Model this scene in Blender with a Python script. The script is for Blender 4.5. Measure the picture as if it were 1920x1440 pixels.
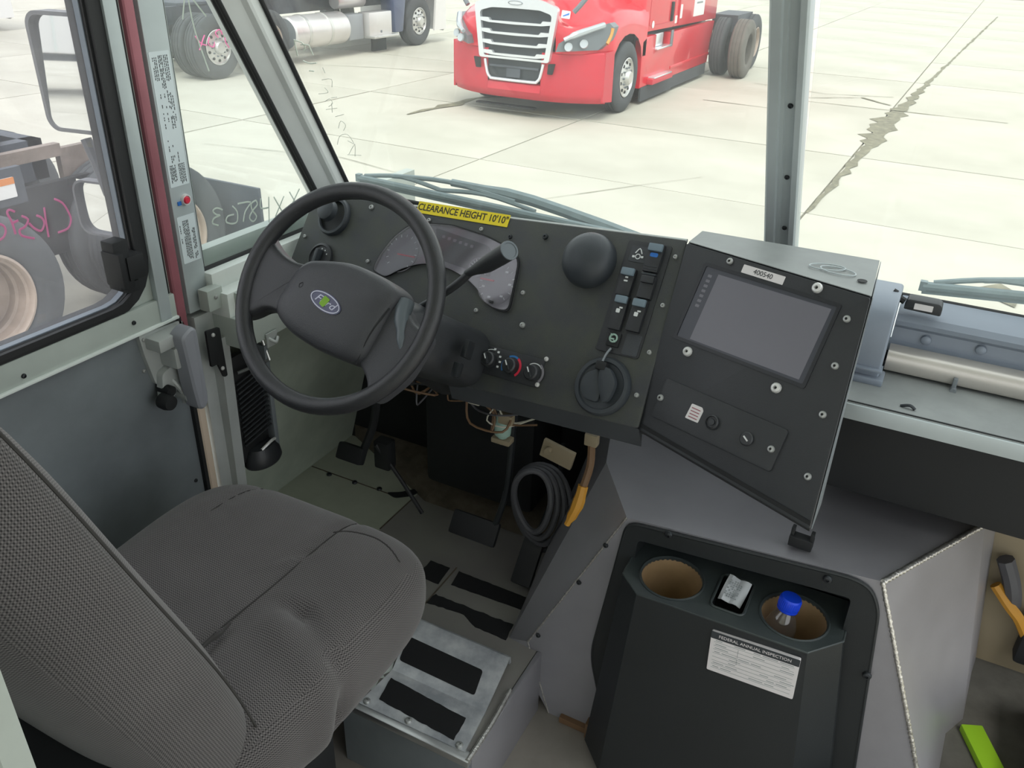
import bpy, bmesh, math, random
from mathutils import Matrix, Vector
for o in list(bpy.data.objects): bpy.data.objects.remove(o)
S = bpy.context.scene
COL = S.collection
R = math.radians
random.seed(7)

# ------------------------------------------------------------------ camera
cam = bpy.data.cameras.new('camera')
cam.sensor_width = 36.0
cam.lens = 36.0 * 1571 / 1920
cam.clip_start = 0.02
cam.clip_end = 500
camo = bpy.data.objects.new('camera', cam)
COL.objects.link(camo)
yaw, pitch, roll = R(26.686), R(28.55), R(1.901)
fwd = Vector((-math.sin(yaw) * math.cos(pitch), math.cos(yaw) * math.cos(pitch), -math.sin(pitch)))
rgt = Vector((math.cos(yaw), math.sin(yaw), 0))
upv = rgt.cross(fwd)
r2 = rgt * math.cos(roll) + upv * math.sin(roll)
u2 = -rgt * math.sin(roll) + upv * math.cos(roll)
camo.matrix_world = Matrix(((r2.x, u2.x, -fwd.x, 0), (r2.y, u2.y, -fwd.y, 0), (r2.z, u2.z, -fwd.z, 1.6), (0, 0, 0, 1)))
S.camera = camo

# ------------------------------------------------------------------ sky, sun, exposure
S.view_settings.view_transform = 'Standard'
S.view_settings.look = 'None'
S.view_settings.gamma = 1.0
S.view_settings.use_curve_mapping = False
S.view_settings.exposure = 1.1
w = bpy.data.worlds.new('overcast_sky')
S.world = w
w.use_nodes = True
nt = w.node_tree
nt.nodes.clear()
wo = nt.nodes.new('ShaderNodeOutputWorld')
bg = nt.nodes.new('ShaderNodeBackground')
bg.inputs['Color'].default_value = (0.93, 0.97, 1.0, 1)
bg.inputs['Strength'].default_value = 0.85
nt.links.new(bg.outputs[0], wo.inputs[0])
sun = bpy.data.lights.new('sun', 'SUN')
sun.energy = 0.9
sun.angle = R(25)
sun.color = (1.0, 0.96, 0.88)
suno = bpy.data.objects.new('sun', sun)
suno.rotation_euler = (R(28), R(18), 0)
suno.location = (0, 0, 30)
COL.objects.link(suno)

# ------------------------------------------------------------------ materials
def lin(h):
    h = h.lstrip('#')
    c = [int(h[i:i + 2], 16) / 255 for i in (0, 2, 4)]
    return tuple((x / 12.92 if x <= 0.04045 else ((x + 0.055) / 1.055) ** 2.4) for x in c)

def mat(name, col, rough=0.5, metal=0.0, var=0.0, vscale=8.0, bump=0.0, bscale=300.0, spec=0.5, col2=None, coat=0.0, emit=None, stretch=None):
    m = bpy.data.materials.new(name)
    m.use_nodes = True
    n, l = m.node_tree.nodes, m.node_tree.links
    b = n['Principled BSDF']
    c = lin(col) if isinstance(col, str) else col
    b.inputs['Base Color'].default_value = (*c, 1)
    b.inputs['Roughness'].default_value = rough
    b.inputs['Metallic'].default_value = metal
    b.inputs['Specular IOR Level'].default_value = spec
    if coat: b.inputs['Coat Weight'].default_value = coat
    tc = n.new('ShaderNodeTexCoord')
    src = tc.outputs['Object']
    if stretch:
        mp = n.new('ShaderNodeMapping')
        mp.inputs['Scale'].default_value = stretch
        l.new(src, mp.inputs['Vector'])
        src = mp.outputs[0]
    if var > 0 or col2:
        t = n.new('ShaderNodeTexNoise')
        t.inputs['Scale'].default_value = vscale
        t.inputs['Detail'].default_value = 6
        t.inputs['Roughness'].default_value = 0.6
        l.new(src, t.inputs['Vector'])
        rp = n.new('ShaderNodeValToRGB')
        rp.color_ramp.elements[0].position = 0.35
        rp.color_ramp.elements[1].position = 0.65
        a = tuple(max(0, x * (1 - var)) for x in c)
        d = (lin(col2) if isinstance(col2, str) else col2) if col2 else tuple(min(1, x * (1 + var)) for x in c)
        rp.color_ramp.elements[0].color = (*a, 1)
        rp.color_ramp.elements[1].color = (*d, 1)
        l.new(t.outputs[0], rp.inputs[0])
        l.new(rp.outputs[0], b.inputs['Base Color'])
        mr = n.new('ShaderNodeMapRange')
        mr.inputs['To Min'].default_value = max(0.02, rough - 0.08)
        mr.inputs['To Max'].default_value = min(1, rough + 0.1)
        l.new(t.outputs[0], mr.inputs[0])
        l.new(mr.outputs[0], b.inputs['Roughness'])
    if bump > 0:
        t2 = n.new('ShaderNodeTexNoise')
        t2.inputs['Scale'].default_value = bscale
        t2.inputs['Detail'].default_value = 3
        l.new(src, t2.inputs['Vector'])
        bp = n.new('ShaderNodeBump')
        bp.inputs['Strength'].default_value = bump
        bp.inputs['Distance'].default_value = 0.002
        l.new(t2.outputs[0], bp.inputs['Height'])
        l.new(bp.outputs[0], b.inputs['Normal'])
    if emit:
        b.inputs['Emission Color'].default_value = (*lin(emit), 1)
        b.inputs['Emission Strength'].default_value = 1
    return m

def glass_mat(name, tint=(1, 1, 1), dust=0.05, rough=0.0, dustcol=(0.9, 0.92, 0.9), gloss=1.0):
    """thin pane: transmits straight, mirrors by Fresnel, carries a little dust"""
    m = bpy.data.materials.new(name)
    m.use_nodes = True
    n, l = m.node_tree.nodes, m.node_tree.links
    n.clear()
    out = n.new('ShaderNodeOutputMaterial')
    tr = n.new('ShaderNodeBsdfTransparent'); tr.inputs[0].default_value = (*tint, 1)
    gl = n.new('ShaderNodeBsdfGlossy'); gl.inputs['Roughness'].default_value = rough
    ge = n.new('ShaderNodeNewGeometry')
    dt = n.new('ShaderNodeVectorMath'); dt.operation = 'DOT_PRODUCT'
    l.new(ge.outputs['Normal'], dt.inputs[0]); l.new(ge.outputs['Incoming'], dt.inputs[1])
    ab = n.new('ShaderNodeMath'); ab.operation = 'ABSOLUTE'; l.new(dt.outputs['Value'], ab.inputs[0])
    om = n.new('ShaderNodeMath'); om.operation = 'SUBTRACT'; om.inputs[0].default_value = 1.0; om.use_clamp = True; l.new(ab.outputs[0], om.inputs[1])
    pw = n.new('ShaderNodeMath'); pw.operation = 'POWER'; pw.inputs[1].default_value = 5.0; l.new(om.outputs[0], pw.inputs[0])
    fr = n.new('ShaderNodeMath'); fr.operation = 'MULTIPLY_ADD'; fr.inputs[1].default_value = 0.96; fr.inputs[2].default_value = 0.04; l.new(pw.outputs[0], fr.inputs[0])
    mx = n.new('ShaderNodeMixShader')
    mu = n.new('ShaderNodeMath'); mu.operation = 'MULTIPLY'; mu.inputs[1].default_value = gloss
    l.new(fr.outputs[0], mu.inputs[0]); l.new(mu.outputs[0], mx.inputs[0])
    l.new(tr.outputs[0], mx.inputs[1]); l.new(gl.outputs[0], mx.inputs[2])
    df = n.new('ShaderNodeBsdfTranslucent'); df.inputs[0].default_value = (*dustcol, 1)
    dd = n.new('ShaderNodeBsdfDiffuse'); dd.inputs[0].default_value = (*dustcol, 1)
    ad = n.new('ShaderNodeMixShader'); ad.inputs[0].default_value = 0.5
    l.new(df.outputs[0], ad.inputs[1]); l.new(dd.outputs[0], ad.inputs[2])
    m2 = n.new('ShaderNodeMixShader')
    tc = n.new('ShaderNodeTexCoord'); nz = n.new('ShaderNodeTexNoise'); nz.inputs['Scale'].default_value = 5; nz.inputs['Detail'].default_value = 5
    l.new(tc.outputs['Object'], nz.inputs['Vector'])
    mr = n.new('ShaderNodeMapRange'); mr.inputs['From Min'].default_value = 0.3; mr.inputs['From Max'].default_value = 0.75
    mr.inputs['To Min'].default_value = dust * 0.6; mr.inputs['To Max'].default_value = dust * 1.4
    l.new(nz.outputs[0], mr.inputs[0]); l.new(mr.outputs[0], m2.inputs[0])
    l.new(mx.outputs[0], m2.inputs[1]); l.new(ad.outputs[0], m2.inputs[2])
    l.new(m2.outputs[0], out.inputs[0])
    return m

def fabric_mat(name, c1, c2, k=1300.0):
    m = bpy.data.materials.new(name)
    m.use_nodes = True
    n, l = m.node_tree.nodes, m.node_tree.links
    b = n['Principled BSDF']
    b.inputs['Roughness'].default_value = 0.95
    b.inputs['Specular IOR Level'].default_value = 0.15
    b.inputs['Sheen Weight'].default_value = 0.25
    uv = n.new('ShaderNodeUVMap')
    sx = n.new('ShaderNodeSeparateXYZ'); l.new(uv.outputs[0], sx.inputs[0])
    def sine(o, kk, ph=0.0):
        a = n.new('ShaderNodeMath'); a.operation = 'MULTIPLY'; a.inputs[1].default_value = kk; l.new(o, a.inputs[0])
        s = n.new('ShaderNodeMath'); s.operation = 'SINE'; l.new(a.outputs[0], s.inputs[0])
        return s.outputs[0]
    a = sine(sx.outputs[0], k); c = sine(sx.outputs[1], k * 1.15)
    mu = n.new('ShaderNodeMath'); mu.operation = 'MULTIPLY'; l.new(a, mu.inputs[0]); l.new(c, mu.inputs[1])
    ad = n.new('ShaderNodeMath'); ad.operation = 'ADD'; l.new(mu.outputs[0], ad.inputs[0]); 
    h = n.new('ShaderNodeMath'); h.operation = 'MULTIPLY'; h.inputs[1].default_value = 0.5; l.new(c, h.inputs[0]); l.new(h.outputs[0], ad.inputs[1])
    nz = n.new('ShaderNodeTexNoise'); nz.inputs['Scale'].default_value = 6; nz.inputs['Detail'].default_value = 4
    tc = n.new('ShaderNodeTexCoord'); l.new(tc.outputs['Object'], nz.inputs['Vector'])
    mr = n.new('ShaderNodeMapRange'); mr.inputs['From Min'].default_value = -0.9; mr.inputs['From Max'].default_value = 0.9
    l.new(ad.outputs[0], mr.inputs[0])
    mx = n.new('ShaderNodeMix'); mx.data_type = 'RGBA'
    l.new(mr.outputs[0], mx.inputs[0]); mx.inputs[6].default_value = (*c1, 1); mx.inputs[7].default_value = (*c2, 1)
    m3 = n.new('ShaderNodeMix'); m3.data_type = 'RGBA'; m3.blend_type = 'MULTIPLY'; m3.inputs[0].default_value = 0.35
    l.new(mx.outputs[2], m3.inputs[6]); l.new(nz.outputs[0], m3.inputs[7])
    l.new(m3.outputs[2], b.inputs['Base Color'])
    bp = n.new('ShaderNodeBump'); bp.inputs['Strength'].default_value = 0.35; bp.inputs['Distance'].default_value = 0.001
    l.new(mr.outputs[0], bp.inputs['Height']); l.new(bp.outputs[0], b.inputs['Normal'])
    return m

M = {}
M['dash'] = mat('textured_black_panel', '#3b3e42', 0.5, 0, 0.12, 6, 0.5, 900, spec=0.45)
M['dash_dusty'] = mat('dusty_black_panel', '#3b3d41', 0.48, 0, 0.1, 14, 0.5, 900, spec=0.45, col2='#42453f')
M['black'] = mat('black_plastic', '#2a2c2f', 0.42, 0, 0.05, 12, 0.15, 500)
M['blackm'] = mat('matte_black', '#17191b', 0.65, 0, 0.1, 12)
M['vent'] = mat('vent_plastic', '#33383d', 0.45, 0, 0.05, 10, 0.1, 600)
M['wheel'] = mat('wheel_vinyl', '#2c2d30', 0.34, 0, 0.06, 20, 0.3, 700)
M['hub'] = mat('hub_vinyl', '#3b3c40', 0.42, 0, 0.06, 12, 0.4, 700)
M['alu'] = mat('bare_aluminium', '#99989d', 0.4, 0.45, 0.08, 3, 0.06, 250)
M['alu_dull'] = mat('dull_aluminium', '#b4b8b6', 0.5, 0.25, 0.12, 4, 0.08, 200)
M['alu_dark'] = mat('dark_aluminium_sheet', '#7d8387', 0.5, 0.25, 0.16, 3, 0.06, 200)
M['alu_bright'] = mat('bright_aluminium', '#cfd0d0', 0.3, 0.9, 0.06, 8)
M['weld'] = mat('weld_bead', '#d6d4d0', 0.3, 0.9, 0.2, 120, 0.8, 220)
M['bolt'] = mat('zinc_bolt', '#a9aba9', 0.35, 0.5)
M['bolt_dark'] = mat('dark_bolt', '#3a3d40', 0.4, 0.6)
M['silver'] = mat('silver_screw', '#d6d6d4', 0.35, 0.35)
M['socket'] = mat('screw_socket', '#1a1a1b', 0.6)
M['green_alu'] = mat('pale_green_paint', '#b0b8b2', 0.5, 0.1, 0.08, 4)
M['green_panel'] = mat('dusty_green_panel', '#a5ad9f', 0.6, 0.05, 0.15, 5)
M['pale'] = mat('pale_painted_metal', '#dde3df', 0.45, 0.05, 0.05, 5)
M['ap'] = mat('a_pillar_aluminium', '#d3d6d4', 0.42, 0.15, 0.08, 3, 0.05, 200)
M['warm_reflection'] = mat('painted_warm_reflection', '#e3cfba', 0.35, 0.2)  # warm reflection in shiny metal, put into the base colour
M['ring_grey'] = mat('emblem_silver', '#a9aab6', 0.3, 0.5)
M['trim_grey'] = mat('spoke_trim_grey', '#5d656b', 0.35)
M['green_deck'] = mat('pale_green_deck', '#c3c8b6', 0.6, 0.05, 0.15, 5, col2='#a9ad9c')
M['handle'] = mat('grey_handle', '#8e9097', 0.45)
M['rubber'] = mat('black_rubber', '#1d1e20', 0.6, 0, 0.1, 20)
M['red_reflection_print'] = mat('painted_red_reflection_print', '#9a5f68', 0.45, 0.2, 0.15, 4)  # red reflection on the metal channel as base colour; also red print
M['post'] = mat('post_grey', '#b9c2c4', 0.4, 0.25, 0.05, 6)
M['cowl'] = mat('blue_grey_paint', '#858e9a', 0.4, 0.05, 0.05, 6)
M['cream_bar'] = mat('brushed_cream_bar', '#c9c4bd', 0.35, 0.5, 0.05, 8)
M['shelf'] = mat('grey_shelf', '#8b8f8e', 0.5, 0.1, 0.06, 9, col2='#969a99')
M['fabric'] = fabric_mat('seat_weave', (0.030, 0.028, 0.029), (0.205, 0.189, 0.188))
M['seam'] = mat('seat_seam', '#3a3837', 0.9)
M['pod'] = mat('pod_plastic', '#1f2325', 0.45, 0, 0.08, 6, 0.25, 700)
M['podtop'] = mat('pod_ledge_plastic', '#363d3f', 0.4, 0, 0.15, 9, 0.2, 700, col2='#3f4645')
M['cup'] = mat('cup_liner', '#a58a66', 0.5, 0.1, 0.12, 10)
M['tread'] = mat('grit_tape', '#191a1c', 0.9, 0, 0.15, 40, 0.8, 1200)
M['floor'] = mat('worn_floor', '#98968f', 0.6, 0.1, 0.18, 5, 0.1, 200, col2='#858180')
M['dirt'] = mat('floor_dirt', '#5b5347', 0.9, 0, 0.3, 20, 0.5, 100)
M['plate'] = mat('worn_plate', '#b9bdc4', 0.35, 0.5, 0.15, 14, 0.1, 150, col2='#e2e4e6')
M['aisle'] = mat('aisle_floor', '#9a948c', 0.6, 0.3, 0.15, 4)
M['dkfloor'] = mat('dark_rubber_floor', '#55544f', 0.8, 0, 0.25, 9, 0.4, 60)
M['white'] = mat('white_label', '#d8d4d4', 0.5, 0, 0.03, 20)
M['label_grey'] = mat('pale_blue_label', '#d3dde0', 0.5)
M['ink'] = mat('dark_ink', '#33373b', 0.7)
M['inkgrey'] = mat('grey_ink', '#8e9596', 0.7)
M['yellow'] = mat('yellow_sticker', '#e8d21f', 0.5)
M['yink'] = mat('sticker_ink', '#3a3620', 0.6)
M['screen'] = mat('dead_screen', '#6c6b73', 0.3, 0, 0.03, 3, spec=0.5)
M['screen_side'] = mat('screen_side_strip', '#3f4149', 0.3)
M['bezel'] = mat('screen_bezel', '#202226', 0.35)
M['lens'] = mat('cluster_face_reflection', '#77747a', 0.3, 0, 0.05, 12)  # dark face greyed so the colour carries the lens reflection
M['dial'] = mat('dial_grey', '#77747a', 0.4)
M['mark'] = mat('white_marking', '#d9dcdc', 0.5)
M['red'] = mat('red_needle', '#d8324a', 0.4)
M['blue'] = mat('blue_marking', '#2f72b0', 0.5)
M['bluelit'] = mat('blue_legend', '#2d6fc0', 0.4)
M['rocker_top'] = mat('rocker_top', '#6d7d88', 0.4)
M['chrome'] = mat('chrome', '#d9dadc', 0.12, 1.0)
M['navy'] = mat('emblem_blue', '#1c2350', 0.25, 0, coat=0.6)
M['greenp'] = mat('green_paint_mark', '#7fae2b', 0.6)
M['copper'] = mat('brown_wire', '#6b5138', 0.6)
M['wire_w'] = mat('pale_wire', '#b9b6a8', 0.6)
M['wire_g'] = mat('green_wire', '#2f7a5e', 0.6)
M['wire_o'] = mat('orange_connector', '#b8842c', 0.55)
M['connector'] = mat('mint_connector', '#93aea2', 0.5)
M['tan'] = mat('tan_bracket', '#8c8069', 0.6)
M['hose'] = mat('grey_hose', '#4c4c50', 0.55)
M['bottle_cap'] = mat('blue_cap', '#1244d8', 0.4)
M['paper'] = mat('paper_packet', '#cfd3d6', 0.6)
M['hi_vis'] = mat('lime_strip', '#8fbf25', 0.5)
M['sand'] = mat('pale_yellow_panel', '#b3ad82', 0.6)
def fill_roof_mat():
    m = bpy.data.materials.new('translucent_fill_roof'); m.use_nodes = True
    n, l = m.node_tree.nodes, m.node_tree.links; n.clear()
    o = n.new('ShaderNodeOutputMaterial'); t = n.new('ShaderNodeBsdfTranslucent'); d = n.new('ShaderNodeBsdfDiffuse'); x = n.new('ShaderNodeMixShader')
    t.inputs[0].default_value = (.8, .8, .76, 1); d.inputs[0].default_value = (.75, .75, .72, 1); x.inputs[0].default_value = .45
    l.new(t.outputs[0], x.inputs[1]); l.new(d.outputs[0], x.inputs[2]); l.new(x.outputs[0], o.inputs[0]); return m
M['fill_roof'] = fill_roof_mat()
M['concrete'] = None
# outside
M['tred'] = mat('truck_red', '#d81f33', 0.3, 0, 0.05, 3, coat=0.5)
M['tred_matte'] = mat('truck_red_plastic', '#c92f40', 0.45, 0, 0.05, 3)
M['tchrome'] = mat('grille_chrome', '#e6e9ee', 0.2, 0.6)
M['tblack'] = mat('grille_mesh', '#2b3136', 0.6, 0, 0.2, 30)
M['tire'] = mat('tyre_rubber', '#4a4d50', 0.85, 0, 0.15, 6)
M['tire_dusty'] = mat('dusty_tyre_rubber', '#68655f', 0.9, 0, 0.15, 6)
M['rim'] = mat('polished_rim', '#d2d2cf', 0.3, 0.6, 0.1, 4)
M['rim_beige'] = mat('rusty_beige_rim', '#a5968a', 0.55, 0.1, 0.2, 5)
M['frame'] = mat('chassis_black', '#4a4f57', 0.6, 0, 0.2, 4)
M['navy_body'] = mat('dark_blue_body', '#4c5776', 0.35, 0, coat=0.4)
M['tank'] = mat('polished_tank', '#dcdad9', 0.3, 0.45, 0.05, 3)
M['tank_end'] = mat('tank_end', '#9aa0a6', 0.45, 0.4)
M['twhite'] = mat('truck_white', '#e9e8e6', 0.4)
M['brown'] = mat('brown_panel', '#7c625c', 0.6, 0, 0.2, 4)
M['steel'] = mat('fifth_wheel_steel', '#8a7d74', 0.6, 0.2, 0.25, 5)
M['hl_glass'] = mat('headlamp_lens', '#b9bfc4', 0.15, 0.2)
M['hl_dark'] = mat('headlamp_dark', '#70767b', 0.3)
M['amber'] = mat('amber_lens', '#d99a4b', 0.3)
M['tglass'] = mat('truck_glass', '#20262b', 0.1, 0)
M['pink'] = mat('pink_marker', '#e0579b', 0.6)
M['chalk'] = mat('white_marker', '#d3d7cc', 0.7)
M['chalk_grey'] = mat('grey_marker', '#c4c4bb', 0.7)
M['orange'] = mat('orange_label', '#dc8a4b', 0.5)
M['wiper'] = mat('wiper_metal', '#77878a', 0.5, 0.2, 0.1, 30)
M['mirror'] = mat('mirror_silver', '#f0f2f3', 0.02, 1.0)
M['mirror_frame'] = mat('mirror_frame', '#5e5f64', 0.5)
M['glass'] = glass_mat('windshield_glass', (0.97, 0.99, 0.97), 0.05)
M['glass_door'] = glass_mat('dusty_door_glass', (0.95, 0.95, 0.96), 0.08, dustcol=(0.9, 0.88, 0.92))
M['glass_q'] = glass_mat('quarter_glass', (0.93, 0.96, 0.95), 0.08)
M['pet'] = glass_mat('clear_bottle', (0.86, 0.88, 0.95), 0.06, 0.08, gloss=3.0)
M['lensglass'] = glass_mat('cluster_lens', (0.9, 0.9, 0.92), 0.12, 0.08, dustcol=(0.75, 0.72, 0.76), gloss=1.5)  # dust tint also carries the pinkish reflection on the lens

def concrete_mat():
    m = mat('concrete', '#bbb8ab', 0.9, 0, 0.07, 1.4, 0.25, 60, spec=0.2, col2='#c8c5b9')
    return m
M['concrete'] = concrete_mat()
M['joint'] = mat('joint_dirt', '#8f8b7d', 0.95, 0, 0.2, 6)
M['jointd'] = mat('joint_weeds', '#7c7966', 0.95, 0, 0.3, 9, 0.6, 30)

# ------------------------------------------------------------------ mesh builder
class MB:
    def __init__(s): s.bm = bmesh.new(); s.uv = s.bm.loops.layers.uv.new('UVMap')
    def _merge(s, t, X=None):
        if X is not None: bmesh.ops.transform(t, matrix=X, verts=t.verts)
        me = bpy.data.meshes.new('tmp'); t.to_mesh(me); t.free(); s.bm.from_mesh(me); bpy.data.meshes.remove(me)
        return s
    def box(s, c, d, X=None, bev=0.0, seg=2):
        t = bmesh.new(); bmesh.ops.create_cube(t, size=1.0)
        for v in t.verts: v.co = Vector((c[0] + v.co.x * d[0], c[1] + v.co.y * d[1], c[2] + v.co.z * d[2]))
        if bev > 0: bmesh.ops.bevel(t, geom=list(t.edges), offset=min(bev, 0.45 * min(d)), segments=seg, affect='EDGES', profile=0.6)
        return s._merge(t, X)
    def hexa(s, p, X=None, bev=0.0, seg=2):
        """8 corners: bottom loop 0-3, top loop 4-7"""
        t = bmesh.new(); v = [t.verts.new(q) for q in p]
        for f in ((3, 2, 1, 0), (4, 5, 6, 7), (0, 1, 5, 4), (1, 2, 6, 5), (2, 3, 7, 6), (3, 0, 4, 7)): t.faces.new([v[i] for i in f])
        bmesh.ops.recalc_face_normals(t, faces=t.faces)
        if bev > 0: bmesh.ops.bevel(t, geom=list(t.edges), offset=bev, segments=seg, affect='EDGES', profile=0.6)
        return s._merge(t, X)
    def prism(s, poly, w0, w1, X=None, bev=0.0, seg=2):
        t = bmesh.new(); a = [t.verts.new((p[0], p[1], w0)) for p in poly]; b = [t.verts.new((p[0], p[1], w1)) for p in poly]
        n = len(poly); t.faces.new(a[::-1]); t.faces.new(b)
        for i in range(n): t.faces.new((a[i], a[(i + 1) % n], b[(i + 1) % n], b[i]))
        bmesh.ops.recalc_face_normals(t, faces=t.faces)
        if bev > 0:
            top = [e for e in t.edges if all(abs(v.co.z - w1) < 1e-6 for v in e.verts)]
            bmesh.ops.bevel(t, geom=top, offset=bev, segments=seg, affect='EDGES', profile=0.6)
        return s._merge(t, X)
    def ringprism(s, outer, inner, w0, w1, X=None):
        """plate with a hole; outer and inner have the same count"""
        t = bmesh.new(); n = len(outer)
        V = [[t.verts.new((p[0], p[1], z)) for p in L] for L in (outer, inner) for z in (w0, w1)]
        o0, o1, i0, i1 = V
        for k in range(n):
            j = (k + 1) % n
            for q in ((o1[k], o1[j], i1[j], i1[k]), (o0[j], o0[k], i0[k], i0[j]), (o0[k], o0[j], o1[j], o1[k]), (i0[j], i0[k], i1[k], i1[j])): t.faces.new(q)
        bmesh.ops.recalc_face_normals(t, faces=t.faces)
        return s._merge(t, X)
    def lathe(s, prof, X=None, seg=24, close=True):
        t = bmesh.new(); rows = []
        for r, h in prof:
            if r < 1e-6: rows.append([t.verts.new((0, 0, h))])
            else: rows.append([t.verts.new((r * math.cos(2 * math.pi * k / seg), r * math.sin(2 * math.pi * k / seg), h)) for k in range(seg)])
        for a, b in zip(rows, rows[1:]):
            for k in range(seg):
                j = (k + 1) % seg
                if len(a) == 1 and len(b) == 1: continue
                if len(a) == 1: t.faces.new((a[0], b[j], b[k]))
                elif len(b) == 1: t.faces.new((a[k], a[j], b[0]))
                else: t.faces.new((a[k], a[j], b[j], b[k]))
        bmesh.ops.recalc_face_normals(t, faces=t.faces)
        return s._merge(t, X)
    def cyl(s, p0, p1, r0, r1=None, seg=16, X=None):
        r1 = r0 if r1 is None else r1
        p0, p1 = Vector(p0), Vector(p1); d = p1 - p0
        q = d.to_track_quat('Z', 'Y').to_matrix().to_4x4(); Y = Matrix.Translation(p0) @ q
        return s.lathe([(0, 0), (r0, 0), (r1, d.length), (0, d.length)], (X @ Y) if X is not None else Y, seg)
    def tube(s, pts, r, seg=8, closed=False, sm=4, X=None, flat=1.0):
        P = [Vector(p) for p in pts]
        if sm > 1 and len(P) > 2:
            Q = []; n = len(P)
            rng = range(n if closed else n - 1)
            for i in rng:
                g = (lambda k: P[k % n]) if closed else (lambda k: P[max(0, min(n - 1, k))])
                a, b, c, d = g(i - 1), g(i), g(i + 1), g(i + 2)
                for k in range(sm):
                    u = k / sm
                    Q.append(0.5 * ((2 * b) + (c - a) * u + (2 * a - 5 * b + 4 * c - d) * u * u + (3 * b - a - 3 * c + d) * u ** 3))
            if not closed: Q.append(P[-1])
            P = Q
        t = bmesh.new(); rows = []; n = len(P); prev = None
        for i, p in enumerate(P):
            d = ((P[(i + 1) % n] if closed or i < n - 1 else p) - (P[i - 1] if closed or i > 0 else p))
            d = d.normalized() if d.length > 1e-9 else Vector((0, 0, 1))
            if prev is None:
                a = d.orthogonal().normalized()
            else:
                a = prev - d * prev.dot(d); a = a.normalized() if a.length > 1e-6 else d.orthogonal().normalized()
            prev = a; b = d.cross(a)
            rr = r[min(i * len(r) // n, len(r) - 1)] if isinstance(r, (list, tuple)) else r
            rows.append([t.verts.new(p + (a * math.cos(2 * math.pi * k / seg) + b * math.sin(2 * math.pi * k / seg) * flat) * rr) for k in range(seg)])
        m = n if closed else n - 1
        for i in range(m):
            A, B = rows[i], rows[(i + 1) % n]
            for k in range(seg):
                j = (k + 1) % seg; t.faces.new((A[k], A[j], B[j], B[k]))
        if not closed: t.faces.new(rows[0][::-1]); t.faces.new(rows[-1])
        bmesh.ops.recalc_face_normals(t, faces=t.faces)
        return s._merge(t, X)
    def surf(s, rows, closeu=False, capA=False, capB=False, X=None, uvs=None):
        t = bmesh.new(); uvl = t.loops.layers.uv.new('UVMap')
        V = [[t.verts.new(p) for p in r] for r in rows]; n = len(rows[0])
        U = {}
        if uvs:
            for i, r in enumerate(V):
                for k, v in enumerate(r): U[(i, k)] = uvs[i][k]
        for i in range(len(V) - 1):
            for k in range(n if closeu else n - 1):
                j = (k + 1) % n
                f = t.faces.new((V[i][k], V[i][j], V[i + 1][j], V[i + 1][k]))
                if uvs:
                    kk = k + 1
                    q = [(i, k), (i, kk), (i + 1, kk), (i + 1, k)]
                    for L, key in zip(f.loops, q): L[uvl].uv = uvs[key[0]][key[1]]
        if capA: t.faces.new(V[0][::-1])
        if capB: t.faces.new(V[-1])
        bmesh.ops.recalc_face_normals(t, faces=t.faces)
        return s._merge(t, X)
    def mesh(s, name, ang=35):
        me = bpy.data.meshes.new(name); s.bm.to_mesh(me); s.bm.free()
        for p in me.polygons: p.use_smooth = True
        me.set_sharp_from_angle(angle=R(ang))
        return me
    def build(s, name, m, parent=None, X=None, ang=35):
        o = bpy.data.objects.new(name, s.mesh(name, ang)); COL.objects.link(o)
        o.data.materials.append(M[m] if isinstance(m, str) else m)
        if parent is not None: o.parent = parent
        if X is not None: o.matrix_basis = X
        return o

def tag(o, label=None, cat=None, group=None, kind=None):
    if label: o['label'] = label
    if cat: o['category'] = cat
    if group: o['group'] = group
    if kind: o['kind'] = kind
    return o
def thing(name, label, cat, X=None, group=None):
    o = bpy.data.objects.new(name, None); COL.objects.link(o); o.empty_display_size = 0.05
    if X is not None: o.matrix_basis = X
    return tag(o, label, cat, group)
def struct(name, X=None, label=None):
    o = bpy.data.objects.new(name, None); COL.objects.link(o); o.empty_display_size = 0.05
    if X is not None: o.matrix_basis = X
    return tag(o, label, None, None, 'structure')
def T(x, y, z): return Matrix.Translation((x, y, z))
def fr(O, l, u):
    l = Vector(l).normalized(); u = Vector(u); u = (u - l * u.dot(l)).normalized(); n = l.cross(u)
    return Matrix(((l.x, u.x, n.x, O[0]), (l.y, u.y, n.y, O[1]), (l.z, u.z, n.z, O[2]), (0, 0, 0, 1)))
def dup(o, X, parent=None, label=None):
    c = o.copy(); COL.objects.link(c)
    if parent is not None: c.parent = parent
    c.matrix_basis = X
    if label: c['label'] = label
    for ch in list(o.children):
        d = ch.copy(); COL.objects.link(d); d.parent = c
        for g in list(ch.children):
            e = g.copy(); COL.objects.link(e); e.parent = d
    return c
def textmesh(name, txt, m, parent, X, size, extrude=0.0003, sx=1.0, bold=0.0, align='CENTER', shear=0.0):
    cu = bpy.data.curves.new('txt', 'FONT'); cu.body = txt; cu.size = size; cu.align_x = align; cu.align_y = 'CENTER'; cu.extrude = extrude; cu.offset = bold
    cu.resolution_u = 3; cu.shear = shear
    o = bpy.data.objects.new('txt', cu); COL.objects.link(o)
    dg = bpy.context.evaluated_depsgraph_get(); me = bpy.data.meshes.new_from_object(o.evaluated_get(dg))
    bpy.data.objects.remove(o); bpy.data.curves.remove(cu)
    me.name = name; me.transform(X @ Matrix.Diagonal((sx, 1, 1, 1)))
    p = bpy.data.objects.new(name, me); COL.objects.link(p); me.materials.clear(); me.materials.append(M[m])
    p.parent = parent
    return p
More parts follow.
